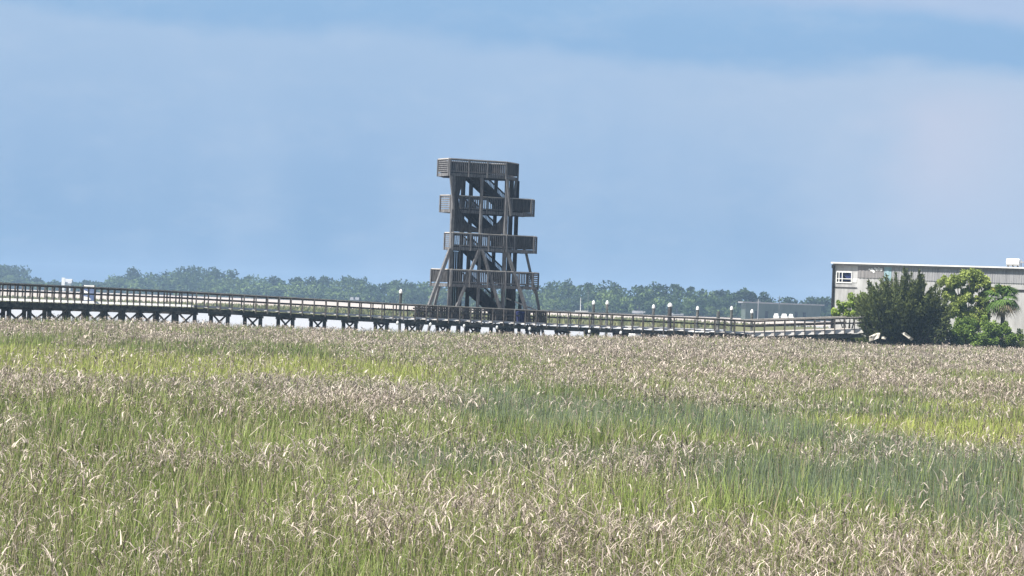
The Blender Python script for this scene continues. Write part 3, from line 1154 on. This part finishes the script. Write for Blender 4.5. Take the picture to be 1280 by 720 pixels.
def bush(name, label, cat, blobs, D, n_per, size, c1, c2, trunk=True, group=None, zb=.8, flat=.9):
    """blobs: (px, py, radius in metres, depth offset) lobes; leaves spread through each lobe with gaps"""
    cen = [at(px, py, D + dd) for (px, py, r, dd) in blobs]
    bx = sum(c.x for c in cen) / len(cen)
    base = Vector((bx, D, zb))
    root = thing(name, base, label, cat, group)
    Cs, cols = [], []
    tr = MB()
    for c, (px, py, r, dd) in zip(cen, blobs):
        # sub-clumps make the outline uneven
        for k in range(9):
            o_ = rng.normal(0, 1, 3)
            o_ /= np.linalg.norm(o_)
            cc = np.array(c) + o_ * r * rng.uniform(.25, .85) * np.array([1, 1, flat])
            rr = r * rng.uniform(.22, .48)
            m_ = max(8, int(n_per / 9 * (rr / r) ** 2 * 8))
            of = rng.normal(0, 1, (m_, 3))
            of /= np.linalg.norm(of, axis=1)[:, None]
            P = cc[None, :] + of * (rr * rng.uniform(.25, 1.08, m_) ** .6)[:, None]
            Cs.append(P)
            t = (rng.uniform(0, 1, m_) * .55 + rng.uniform(0, .45))[:, None]
            cols.append(np.array([c1]) * (1 - t) + np.array([c2]) * t)
            if trunk:
                tr.cyl(c, cc, .022, .012, 5)
        if trunk:
            tr.cyl(base + Vector((random.uniform(-.2, .2), 0, -.2)), c, .08, .03, 6)
    C, cl = np.concatenate(Cs), np.concatenate(cols)
    ok = C[:, 2] > zb - .3
    C, cl = C[ok], cl[ok]
    V, Fq, T = leaf_quads(C, np.full(len(C), size), cl, .7, 1.3)
    if not trunk:
        tr.cyl(base - Zu * .3, base + Zu * .5, .05, .03, 6)
    tree_parts(root, V, Fq, T, tr, base)
    return root


LG1, LG2 = (.075, .135, .025), (.27, .36, .07)
bush('bush', 'bright yellow-green bush at the left corner of the warehouse behind the ramp', 'bush',
     [(1052, 384, .85, 0), (1063, 377, .95, .3), (1072, 384, 1.0, .8), (1047, 391, .6, -.2), (1063, 392, .9, 0), (1076, 372, .6, .8)], 236, 620, .15, (.13, .21, .03), (.36, .46, .085), zb=.9)
bush('leafy_tree', 'pale green loose-leaved tree between the dark cedar and the palm', 'tree',
     [(1196, 352, 1.15, 0), (1212, 347, 1.21, .4), (1226, 354, 1.09, .2), (1186, 366, 0.92, .3), (1204, 370, 1.15, 0), (1222, 374, 0.92, .5), (1190, 385, 1.15, -.3), (1208, 392, 1.26, 0), (1226, 400, 1.15, 0), (1236, 364, 0.63, .2), (1182, 352, 0.69, .4), (1216, 362, .9, 1.2), (1198, 378, .9, 1.2), (1230, 388, .9, .8)],
     232, 1500, .155, (.15, .21, .045), (.45, .51, .14), zb=.8)
bush('shrub', 'dense mid green shrub below the palm at the water edge', 'shrub',
     [(1200, 404, 1.15, 0), (1216, 410, 1.2, -.3), (1232, 408, 1.1, 0), (1246, 416, 1.0, .2), (1208, 420, .9, -.8), (1228, 422, .9, -.8), (1196, 426, .8, -.9), (1216, 429, .7, -1.0), (1240, 428, .7, -.8), (1190, 412, .9, .4), (1254, 410, .8, .3), (1262, 420, .7, 0)], 229, 1300, .13, LG1, (.25, .35, .07), zb=.7)
bush('shrub', 'dark olive low shrub against the right foot of the cedar', 'shrub',
     [(1166, 416, 1.0, 0), (1180, 414, 1.0, .2), (1172, 424, .7, -.5), (1188, 424, .8, -.4)], 228, 520, .13, (.045, .075, .025), (.11, .15, .05), zb=.7)
bush('shrub', 'small green shrub in the bottom right corner by the warehouse wall', 'shrub',
     [(1252, 428, .6, -.2), (1262, 424, .75, 0), (1274, 421, .8, .2), (1285, 422, .9, .2), (1300, 420, .9, 0)], 230, 480, .14, LG1, LG2, zb=.8)
bush('shrub', 'low weedy shrub under the end of the ramp', 'shrub',
     [(1050, 424, .45, 0), (1062, 424, .5, .1), (1072, 421, .6, 0), (1081, 414, .6, .8), (1088, 426, .4, 0), (1080, 409, .55, .9)], 229.3, 520, .11, (.05, .08, .025), (.12, .16, .05), zb=.45)


def palm(px, py_top, D, label, h_crown=2.1, r=1.85):
    c = at(px, 374, D)
    base = Vector((c.x, D, .8))
    root = thing('palm_tree', base, label, 'palm')
    tk = MB()
    prev = base - Zu * .3
    for j in range(7):
        nx = Vector((base.x + .10 * math.sin(j * .5), D, base.z + (c.z - base.z) * (j + 1) / 7))
        tk.cyl(prev, nx, .20 + .02 * (j % 2), .18, 10)
        prev = nx
    tk.obj('trunk', M['bark'], root)
    Vg, Fg, Tg = [], [], []
    n0 = 0
    for k in range(64):
        dead = k >= 53
        az = k * 2.399 + random.uniform(-.2, .2)
        el = random.uniform(-.55, 1.35) if not dead else random.uniform(-1.3, -.25)
        L = r * random.uniform(.75, 1.05)
        dr = Vector((math.cos(az) * math.cos(el), math.sin(az) * math.cos(el), math.sin(el)))
        side = dr.cross(Zu).normalized()
        nu = side.cross(dr)
        hub = c + dr * L * .45
        col = np.array((.30, .25, .17)) * random.uniform(.7, 1.2) if dead else (np.array((.09, .155, .03)) * random.uniform(.7, 1.4) if random.random() < .8 else np.array((.28, .29, .06)))
        # petiole then a fan of narrow leaflets
        def q4(p, q, w0, w1, sv):
            return [p - sv * w0, p + sv * w0, q + sv * w1, q - sv * w1]
        Vg += q4(c, hub, .03, .02, side)
        Tg += [col] * 4
        for j in range(15):
            t = (j - 7) / 7 * 1.25
            ld = (dr * math.cos(t) + side * math.sin(t)).normalized()
            mid = hub + ld * L * .34 + nu * .03
            tip = hub + ld * L * .62 - Zu * L * (.13 + .22 * random.random())
            sv = ld.cross(nu).normalized()
            Vg += q4(hub, mid, .018, .055, sv)
            Vg += q4(mid, tip, .055, .008, sv)
            Tg += [col] * 4 + [col * 1.12] * 4
    V = np.array([tuple(v) for v in Vg], np.float32)
    np_mesh('fronds', V, np.arange(len(V)).reshape(-1, 4), np.array(Tg), M['leaf'], root, base)


palm(1253, 350, 231, 'fan palm with drooping dead fronds in front of the warehouse wall')

# weeds along the bank edge
n = 9000
px_ = rng.uniform(1028, 1330, n)
D_n = rng.uniform(226.2, 231, n)
x_ = np.array([XD(p, d, .8) for p, d in zip(px_, D_n)])
g = rng.uniform(0, 1, n)
colb = mixc((.06, .095, .025), (.19, .21, .07), g)
V, Fq, T = blades(x_, np.maximum(D_n, line_y(x_) + 1.0), np.full(n, .6), rng.uniform(.4, .95, n), np.full(n, .075), rng.uniform(0, 6.28, n), rng.normal(0, .2, n), rng.uniform(0, .9, n), 1.5, 3, colb, colb * 1.2)
tag(np_mesh('bank_weeds', V, Fq, T, M['grass']), 'green weeds along the foot of the bank under the trees', 'grass', kind='stuff')


def slab(px, py, D, sx, sy, szz, rot, tilt, label):
    c = at(px, py, D)
    mb = MB()
    rings = []
    for zz, k in ((-.5, .95), (.28, 1.0), (.5, .86)):
        ring = []
        for j in range(6):
            t = 2 * math.pi * j / 6 + random.uniform(-.25, .25)
            r = k * random.uniform(.72, 1.12)
            v = Vector((sx * r * math.cos(t) * .5, sy * r * math.sin(t) * .5, szz * zz))
            v = Matrix.Rotation(tilt, 3, 'Y') @ v
            v = Matrix.Rotation(rot, 3, 'Z') @ v
            ring.append(c + v)
        rings.append(ring)
    mb.loft(rings)
    o = mb.obj('rubble_slab', M['rock'], None, c)
    tag(o, label, 'rubble')


slab(1093, 421, 224.7, 1.25, .8, .42, .1, -.42, 'larger cream slab of rubble left of the cedar trunk')
slab(1105, 422.5, 224.7, .5, .4, .22, .4, .2, 'small pale lump of rubble between the two big slabs')
slab(1135, 420.5, 224.7, 1.25, .6, .26, -.1, .62, 'slanting white slab of rubble right of the cedar trunk')
slab(1051, 428, 224.8, .3, .3, .2, .3, .1, 'little white stone at the grass edge under the ramp')

# ------------------------------------------------------------------ far shore
PROF = [(-160, 338), (-60, 333), (0, 330), (22, 332), (38, 343), (50, 349), (62, 350), (110, 350.5), (122, 348), (150, 339), (166, 336), (185, 340), (200, 337), (230, 333), (262, 332), (282, 336),
        (300, 339), (318, 345), (345, 343), (400, 344), (442, 344), (462, 349), (500, 347), (535, 350), (600, 350), (680, 350), (710, 346), (740, 350), (762, 349), (790, 357), (812, 352),
        (850, 355), (872, 359), (900, 361), (920, 363), (962, 366), (976, 378), (990, 374), (1003, 371), (1022, 370), (1060, 369), (1200, 372), (1450, 380)]
hz = lambda px: 376 + (px - 640) * math.tan(ROLL)


def top_h(px, D):
    py = np.interp(px, [p[0] for p in PROF], [p[1] for p in PROF])
    return (hz(px) - py) * D / F_PX + EYE


FG = [(.020, .040, .016), (.072, .112, .038)]


def crown_pts(h, w, kind, n):
    """leaf clump centres of one far tree, base at the origin"""
    C = []
    if kind == 'pine':
        lobes = [(rng.normal(0, w * .20), rng.normal(0, w * .2), h * rng.uniform(.60, .93), w * rng.uniform(.20, .36)) for _ in range(7)]
    else:
        lobes = [(rng.normal(0, w * .24), rng.normal(0, w * .24), h * rng.uniform(.22, .82), w * rng.uniform(.24, .40)) for _ in range(9)]
        lobes.append((0, 0, h * .80, w * .30))
    for (x, y, z, r) in lobes:
        m_ = n // len(lobes)
        of = rng.normal(0, 1, (m_, 3))
        of /= np.linalg.norm(of, axis=1)[:, None]
        of[:, 2] *= .72
        C.append(np.array([[x, y, min(z, h - r * .7)]]) + of * (r * rng.uniform(.5, 1.05, m_))[:, None])
    return np.concatenate(C)


def shore(px):
    return 1 + .62 * min(1.3, max(0, (820 - px) / 820))


Cs, cols, szs = [], [], []
for row, (D0, fac, step) in enumerate(((930, .42, 4.0), (939, .68, 5.0), (951, .86, 5.6), (963, .97, 6.0))):
    px = -170.0
    while px < 1450:
        D = D0 * shore(px) + random.uniform(-5, 5)
        x = (px - 640) / F_PX * D
        k_ = shore(px)
        H = max(2.2, (top_h(px, D) - .5) * fac * random.uniform(.84, 1.03))
        w = random.uniform(.6, .95) * min(H, 8 * k_) + 1.8 * k_
        P = crown_pts(H, w, 'oak', 330 if row else 260) + np.array([[x, D, .4]])
        # fill down to the ground so that the wood has no see-through foot
        k = rng.uniform(0, 1, len(P)) < .18
        P[k, 2] = .4 + (P[k, 2] - .4) * rng.uniform(0, .5, k.sum())
        Cs.append(P)
        t = random.uniform(0, 1)
        lively = random.random()
        base = np.array(FG[0]) * (1 - t) + np.array(FG[1]) * t
        if lively < (.4 if row < 2 else .16):  # front rows lighter more often: sunny wood edge put into leaf colour
            base = np.array((.105, .15, .048)) * random.uniform(.8, 1.2)
        cols.append(np.repeat(base[None, :], len(P), 0) * rng.uniform(.75, 1.3, (len(P), 1)))
        szs.append(np.full(len(P), .78 * k_))
        px += step * random.uniform(.7, 1.3) * 3.4
C, cl, szz = np.concatenate(Cs), np.concatenate(cols), np.concatenate(szs)
V, Fq, T = leaf_quads(C, szz, cl, .5, 1.1)
tag(np_mesh('far_woodland', V, Fq, T, M['far_leaf']), 'hazy blue-green wood lining the far shore', 'woodland', kind='stuff')


def far_tree(px, py, D, w, kind, label, group=None, c=None):
    D *= shore(px)
    w *= .72 * shore(px)
    z1 = at(px, py, D).z
    x = XD(px, D, z1)
    h = z1 - .45
    base = Vector((x, D, .45))
    root = thing('far_tree' if kind == 'oak' else 'pine_tree', base, label, 'tree', group)
    P = crown_pts(h, w, kind, 520)
    base_c = np.array(c if c else (.036, .060, .024)) * random.uniform(.85, 1.2)
    V, Fq, T = leaf_quads(P + np.array([tuple(base)]), np.full(len(P), .8 * shore(px)), np.repeat(base_c[None, :], len(P), 0) * rng.uniform(.7, 1.3, (len(P), 1)), .5, 1.1)
    np_mesh('crown', V, Fq, T, M['far_leaf'], root, base)
    MB().cyl(base - Zu * .3, base + Zu * h * .75, .28, .12, 7).obj('trunk', M['bark'], root)


far_tree(166, 333, 958, 9, 'oak', 'lone round crown standing up left of the high wooded rise')
far_tree(47, 347, 948, 4.5, 'oak', 'small dark tree just left of the far white house', c=(.03, .05, .024))
far_tree(109, 350.5, 938, 3.4, 'oak', 'small dark round tree just right of the far white house', c=(.024, .04, .024))
far_tree(926.5, 360, 938, 8.0, 'pine', 'tall dark pine, leftmost of three at the right end of the wood')
far_tree(939, 362, 938, 7.5, 'pine', 'middle dark pine of three at the right end of the wood')
far_tree(959, 365, 938, 9.5, 'pine', 'flat-topped dark pine, rightmost of three above the far shed')
far_tree(991, 370, 938, 9, 'oak', 'round tree right of the bare pole beyond the far shed')
far_tree(1015, 369.5, 938, 9, 'oak', 'round tree left of the one at the warehouse corner')
far_tree(1032, 369.5, 938, 8, 'oak', 'far round tree touching the corner of the warehouse')
far_tree(312, 342, 968, 5, 'oak', 'small crown poking up at the right foot of the high rise')
far_tree(22, 331, 963, 12, 'oak', 'broad hazy tree at the left edge of the far shore')
far_tree(4, 330, 963, 12, 'oak', 'hazy tree cut by the left edge of the picture')
for px, py, w in ((225, 333, 13), (245, 331.5, 14), (265, 332, 13), (285, 335, 11), (340, 343, 9), (372, 344.5, 8), (390, 344, 9), (404, 343, 8), (435, 344, 10), (445, 344.5, 8), (495, 347, 8), (510, 348.5, 9),
                  (690, 349, 10), (711, 345, 9), (738, 350, 8), (757, 347, 12), (768, 350, 9), (801, 353, 8), (818, 350, 12), (832, 352, 10), (847, 354.5, 6.5), (862, 357, 6), (878, 358, 8), (898, 360, 10), (905, 361, 8)):
    far_tree(px, py, 968, w, 'oak' if w > 7.5 else 'pine', 'round crowned tree on the skyline of the far wood', 'round crowned trees on the skyline of the far wood')


# far buildings
roofm = mat_noise('far_roof', (.28, .28, .29), (.40, .40, .40), .3, .7)
shedm = mat_noise('far_shed_wall', (.06, .085, .07), (.11, .14, .115), .2, .8, (3, 1, 1))


def house(px, py_roof, D, w, hwall, label, mat_w, mat_r, name='house', hr=1.6, dep=7):
    D = D * shore(px)
    w *= shore(px)
    hr *= shore(px)
    c = at(px, py_roof, D)
    z0 = .45
    x = c.x
    zr = c.z
    zw = zr - hr
    root = thing(name, (x, D, z0), label, 'building')
    mb = MB().box(x - w / 2, x + w / 2, D, D + dep, z0, zw)
    mb.obj('wall', mat_w, root)
    rf = MB()
    e = .4
    rf.add([(x - w / 2 - e, D - e, zw), (x + w / 2 + e, D - e, zw), (x + w / 2 + e, D + dep + e, zw), (x - w / 2 - e, D + dep + e, zw), (x - w / 2 - e, D + dep / 2, zr), (x + w / 2 + e, D + dep / 2, zr)],
           [(3, 2, 1, 0), (0, 1, 5, 4), (2, 3, 4, 5), (1, 2, 5), (3, 0, 4)])
    rf.obj('roof', mat_r, root)
    for k in range(max(1, int(w / 3))):
        xx = x - w / 2 + (k + .5) * w / max(1, int(w / 3))
        MB().box(xx - .4, xx + .4, D - .05, D - .01, z0 + 1.0, z0 + 2.3).obj('window', M['black'], root)
    return root


farw = mat_noise('far_wall', (.24, .23, .23), (.34, .33, .33), .4, .8)
roofd = mat_noise('far_grey_roof', (.13, .13, .14), (.22, .22, .23), .4, .8)
hs = house(84, 348.5, 922, 2.6, 3, 'white house with pale roof at a gap in the far trees on the left', M['white'], roofm)
D_c = 921 * shore(83)
MB().box(XD(79, D_c, 3) - .9, XD(79, D_c, 3) + .9, D_c - .5, D_c + .5, .45, at(79, 347, D_c).z).obj('chimney', M['white'], hs)
house(799, 388.5, 922, 4, 3, 'small pale house low on the far shore right of the tower', farw, roofd, hr=1.1)
house(846, 391.5, 922, 4.5, 3, 'pale low house just right of the thick white-capped piling', farw, roofd, hr=1.1)
house(443, 371.5, 922, 2.6, 3, 'tiny pale house on the far shore left of the tower', farw, roofd, hr=1.0)
# long low shed by the far landing
x0, x1 = XD(932, 800, 4), XD(1026, 830, 4)
zr0 = at(932, 377, 800).z
sh = thing('shed', ((x0 + x1) / 2, 805, .4), 'long low green-grey shed with a pale roof edge beyond the ramp', 'building')
MB().hexa([(x0, 800, .1), (x1, 830, .1), (x1, 845, .1), (x0, 815, .1), (x0, 800, zr0 - .4), (x1, 830, zr0 - .4), (x1, 845, zr0 - .4), (x0, 815, zr0 - .4)]).obj('wall', shedm, sh)
MB().hexa([(x0 - 1, 799, zr0 - .4), (x1 + 1, 829, zr0 - .4), (x1 + 1, 846, zr0 - .4), (x0 - 1, 816, zr0 - .4), (x0 - 1, 799, zr0), (x1 + 1, 829, zr0), (x1 + 1, 846, zr0), (x0 - 1, 816, zr0)]).obj('roof', roofm, sh)
for px in (944, 958, 1000, 1012):
    x = XD(px, 805, 2)
    yy = 800 + 30 * (x - x0) / (x1 - x0)
    MB().box(x - .8, x + .8, yy - .15, yy - .1, .5, 3.0).obj('door', M['wood_dark'], sh)
lbl = ['left white boat in the row of three beyond the ramp', 'middle white boat with cabin in the row of three beyond the ramp', 'right white boat in the row of three beyond the ramp']
for px, l_, wdt in ((970, lbl[0], 2.0), (980, lbl[1], 2.4), (988.5, lbl[2], 1.8)):
    boat(px, 740, l_, 5.5, wdt * .8, 1.5, True, 1.5, .2, motor=False, group='far white boats beyond the ramp')
for px, py, D, l_, mt_ in ((974.5, 370, 790, 'thin dark pole sticking up above the far shed', M['pile']), (948, 374, 790, 'thin pale pole in front of the left end of the far shed', roofm), (735.5, 364, 880, 'thin dark pole against the far wood right of the tower', M['pile'])):
    c = at(px, py, D)
    o = thing('pole', (c.x, D, .2), l_, 'pole')
    MB().cyl((c.x, D, -.2), (c.x, D, c.z), .14, .10, 6).obj('shaft', mt_, o)
    MB().beam((c.x - .7, D, c.z - .6), (c.x + .7, D, c.z - .6), .1, .1).obj('crossarm', mt_, o)
sb = boat(727, 850, 'tiny sailing boat with a bare white mast right of the tower', 4.5, 1.5, .8, False, .2, .2, group='sailing boat')
del sb['group']
sb.name = 'sailing_boat'
c = at(726, 372, 850)
MB().cyl((c.x, 850, 1), (c.x, 850, c.z), .12, .08, 6).obj('mast', M['white'], sb)

# ------------------------------------------------------------------ haze
hz_m = bpy.data.materials.new('haze_air')
hz_m.use_nodes = True
nt = hz_m.node_tree
for nd in list(nt.nodes):
    if nd.type != 'OUTPUT_MATERIAL':
        nt.nodes.remove(nd)
pv = nt.nodes.new('ShaderNodeVolumePrincipled')
pv.inputs['Color'].default_value = (.50, .72, 1.0, 1)
pv.inputs['Density'].default_value = .00028
nt.links.new(pv.outputs[0], nt.nodes['Material Output'].inputs['Volume'])
hz_o = MB().box(-1520, 1520, -160, 3220, -1.6, 30).obj('haze', hz_m)
tag(hz_o, 'pale blue haze over the marsh and river', 'haze', kind='stuff')

# ------------------------------------------------------------------ sun and sky
EXPO = 1.02
EL, AZ = R_(59), R_(-124)
sdir = Vector((math.sin(AZ) * math.cos(EL), math.cos(AZ) * math.cos(EL), math.sin(EL)))
sl = bpy.data.lights.new('sun', 'SUN')
sl.energy = 5.0
sl.angle = R_(.5)
sl.color = (1, .955, .88)
so = bpy.data.objects.new('sun', sl)
COL.objects.link(so)
so.rotation_euler = (-sdir).to_track_quat('-Z', 'Y').to_euler()
so.location = (0, 0, 60)

w = bpy.data.worlds.new('World')
sc.world = w
w.use_nodes = True
nt = w.node_tree
N_ = nt.nodes
LK = nt.links.new
bg = N_['Background']
sky = N_.new('ShaderNodeTexSky')
sky.sky_type = 'NISHITA'
sky.sun_disc = False
sky.sun_elevation = EL
sky.sun_rotation = AZ % (2 * math.pi)
LK(sky.outputs[0], bg.inputs[0])
bg.inputs[1].default_value = .05
tc = N_.new('ShaderNodeTexCoord')
sp = N_.new('ShaderNodeSeparateXYZ')
LK(tc.outputs['Generated'], sp.inputs[0])


def math_(op, a, b_=None, c=None, clamp=False):
    n_ = N_.new('ShaderNodeMath')
    n_.operation = op
    n_.use_clamp = clamp
    for k, v in enumerate((a, b_, c)):
        if v is None:
            continue
        if isinstance(v, (int, float)):
            n_.inputs[k].default_value = v
        else:
            LK(v, n_.inputs[k])
    return n_.outputs[0]


def smooth(lo, hi, v):
    n_ = N_.new('ShaderNodeMapRange')
    n_.interpolation_type = 'SMOOTHSTEP'
    n_.inputs['From Min'].default_value = lo
    n_.inputs['From Max'].default_value = hi
    LK(v, n_.inputs['Value'])
    return n_.outputs['Result']


def noise(scale, vec, detail=4, rough=.5):
    n_ = N_.new('ShaderNodeTexNoise')
    n_.inputs['Scale'].default_value = scale
    n_.inputs['Detail'].default_value = detail
    n_.inputs['Roughness'].default_value = rough
    LK(vec, n_.inputs['Vector'])
    return n_.outputs['Fac']


def mixcol(f, a, b_):
    n_ = N_.new('ShaderNodeMix')
    n_.data_type = 'RGBA'
    n_.clamp_factor = True
    LK(f, n_.inputs['Factor'])
    for v, nm in ((a, 6), (b_, 7)):
        if isinstance(v, tuple):
            n_.inputs[nm].default_value = (*v, 1)
        else:
            LK(v, n_.inputs[nm])
    return n_.outputs[2]


def lin(r, g_, b_):
    return tuple(((c / 255 + .055) / 1.055) ** 2.4 / 2 ** EXPO for c in (r, g_, b_))


zc = sp.outputs['Z']
az = math_('ARCTAN2', sp.outputs['X'], sp.outputs['Y'])
mpn = N_.new('ShaderNodeMapping')
mpn.inputs['Scale'].default_value = (1, 1, 2.2)
LK(tc.outputs['Generated'], mpn.inputs[0])
n1 = noise(9, mpn.outputs[0], 4, .55)
n2 = noise(26, mpn.outputs[0], 3, .5)
# vertical rain shafts: noise stretched in height
mpr = N_.new('ShaderNodeMapping')
mpr.inputs['Scale'].default_value = (1, 1, .25)
LK(tc.outputs['Generated'], mpr.inputs[0])
n3 = noise(16, mpr.outputs[0], 3, .5)
zl = math_('ADD', zc, math_('MULTIPLY', math_('SUBTRACT', n2, .5), .012))
ramp = N_.new('ShaderNodeValToRGB')
LK(math_('MULTIPLY', zl, 8.0), ramp.inputs[0])
els = ramp.color_ramp.elements
els[0].position, els[0].color = 0.0, (*lin(129, 166, 207), 1)
els[1].position, els[1].color = .80, (*lin(167, 195, 227), 1)
e = els.new(.16)
e.color = (*lin(137, 174, 213), 1)
e = els.new(.45)
e.color = (*lin(154, 186, 222), 1)
colr = mixcol(math_('MULTIPLY', smooth(.38, .72, n3), .5), ramp.outputs[0], lin(174, 199, 229))
colr = mixcol(math_('MULTIPLY', smooth(.02, .20, math_('ADD', az, math_('MULTIPLY', math_('SUBTRACT', n1, .5), .15))), .85), colr, lin(184, 203, 228))
# soft pale shaft on the right
shaft = math_('MULTIPLY', math_('MULTIPLY', smooth(.125, .168, math_('ADD', az, math_('MULTIPLY', math_('SUBTRACT', n2, .5), .05))), math_('SUBTRACT', 1.0, smooth(.158, .225, az))), math_('MULTIPLY', smooth(.01, .07, zc), math_('SUBTRACT', 1.0, smooth(.074, .094, zl))))
colr = mixcol(math_('MULTIPLY', shaft, .6), colr, lin(204, 209, 229))
# darker cloud base above the lit rain curtain
edge = math_('ADD', math_('ADD', zc, math_('MULTIPLY', az, .030)), math_('MULTIPLY', math_('SUBTRACT', n1, .5), .030))
top = smooth(.0945, .1035, edge)
dark = mixcol(smooth(.10, .125, math_('ADD', zc, math_('MULTIPLY', math_('SUBTRACT', n2, .5), .02))), lin(146, 184, 223), lin(151, 188, 226))
dark = mixcol(math_('MULTIPLY', math_('MULTIPLY', smooth(.116, .126, math_('ADD', edge, math_('MULTIPLY', az, .01))), smooth(.03, .14, az)), .8), dark, lin(180, 200, 230))
colr = mixcol(top, colr, dark)
n4 = noise(60, mpn.outputs[0], 5, .6)
colr = mixcol(math_('MULTIPLY', smooth(.45, .72, math_('ADD', math_('MULTIPLY', n4, .5), math_('MULTIPLY', n2, .5))), .22), colr, lin(188, 207, 231))
bg2 = N_.new('ShaderNodeBackground')
LK(colr, bg2.inputs[0])
bg2.inputs[1].default_value = 1.0
mx = N_.new('ShaderNodeMixShader')
LK(math_('MAXIMUM', smooth(.16, .40, math_('ADD', zc, math_('MULTIPLY', math_('SUBTRACT', n1, .5), .2))), math_('SUBTRACT', 1.0, smooth(-.25, .35, sp.outputs['Y']))), mx.inputs[0])
LK(bg2.outputs[0], mx.inputs[1])
LK(bg.outputs[0], mx.inputs[2])
LK(mx.outputs[0], N_['World Output'].inputs['Surface'])

# ------------------------------------------------------------------ render settings
vs_ = sc.view_settings
vs_.view_transform = 'Standard'
vs_.look = 'None'
vs_.exposure = EXPO
vs_.gamma = 1
vs_.use_curve_mapping = False
sc.render.engine = 'CYCLES'
sc.cycles.max_bounces = 6
sc.cycles.diffuse_bounces = 3
sc.cycles.transmission_bounces = 4
sc.cycles.volume_bounces = 0
sc.cycles.use_denoising = True
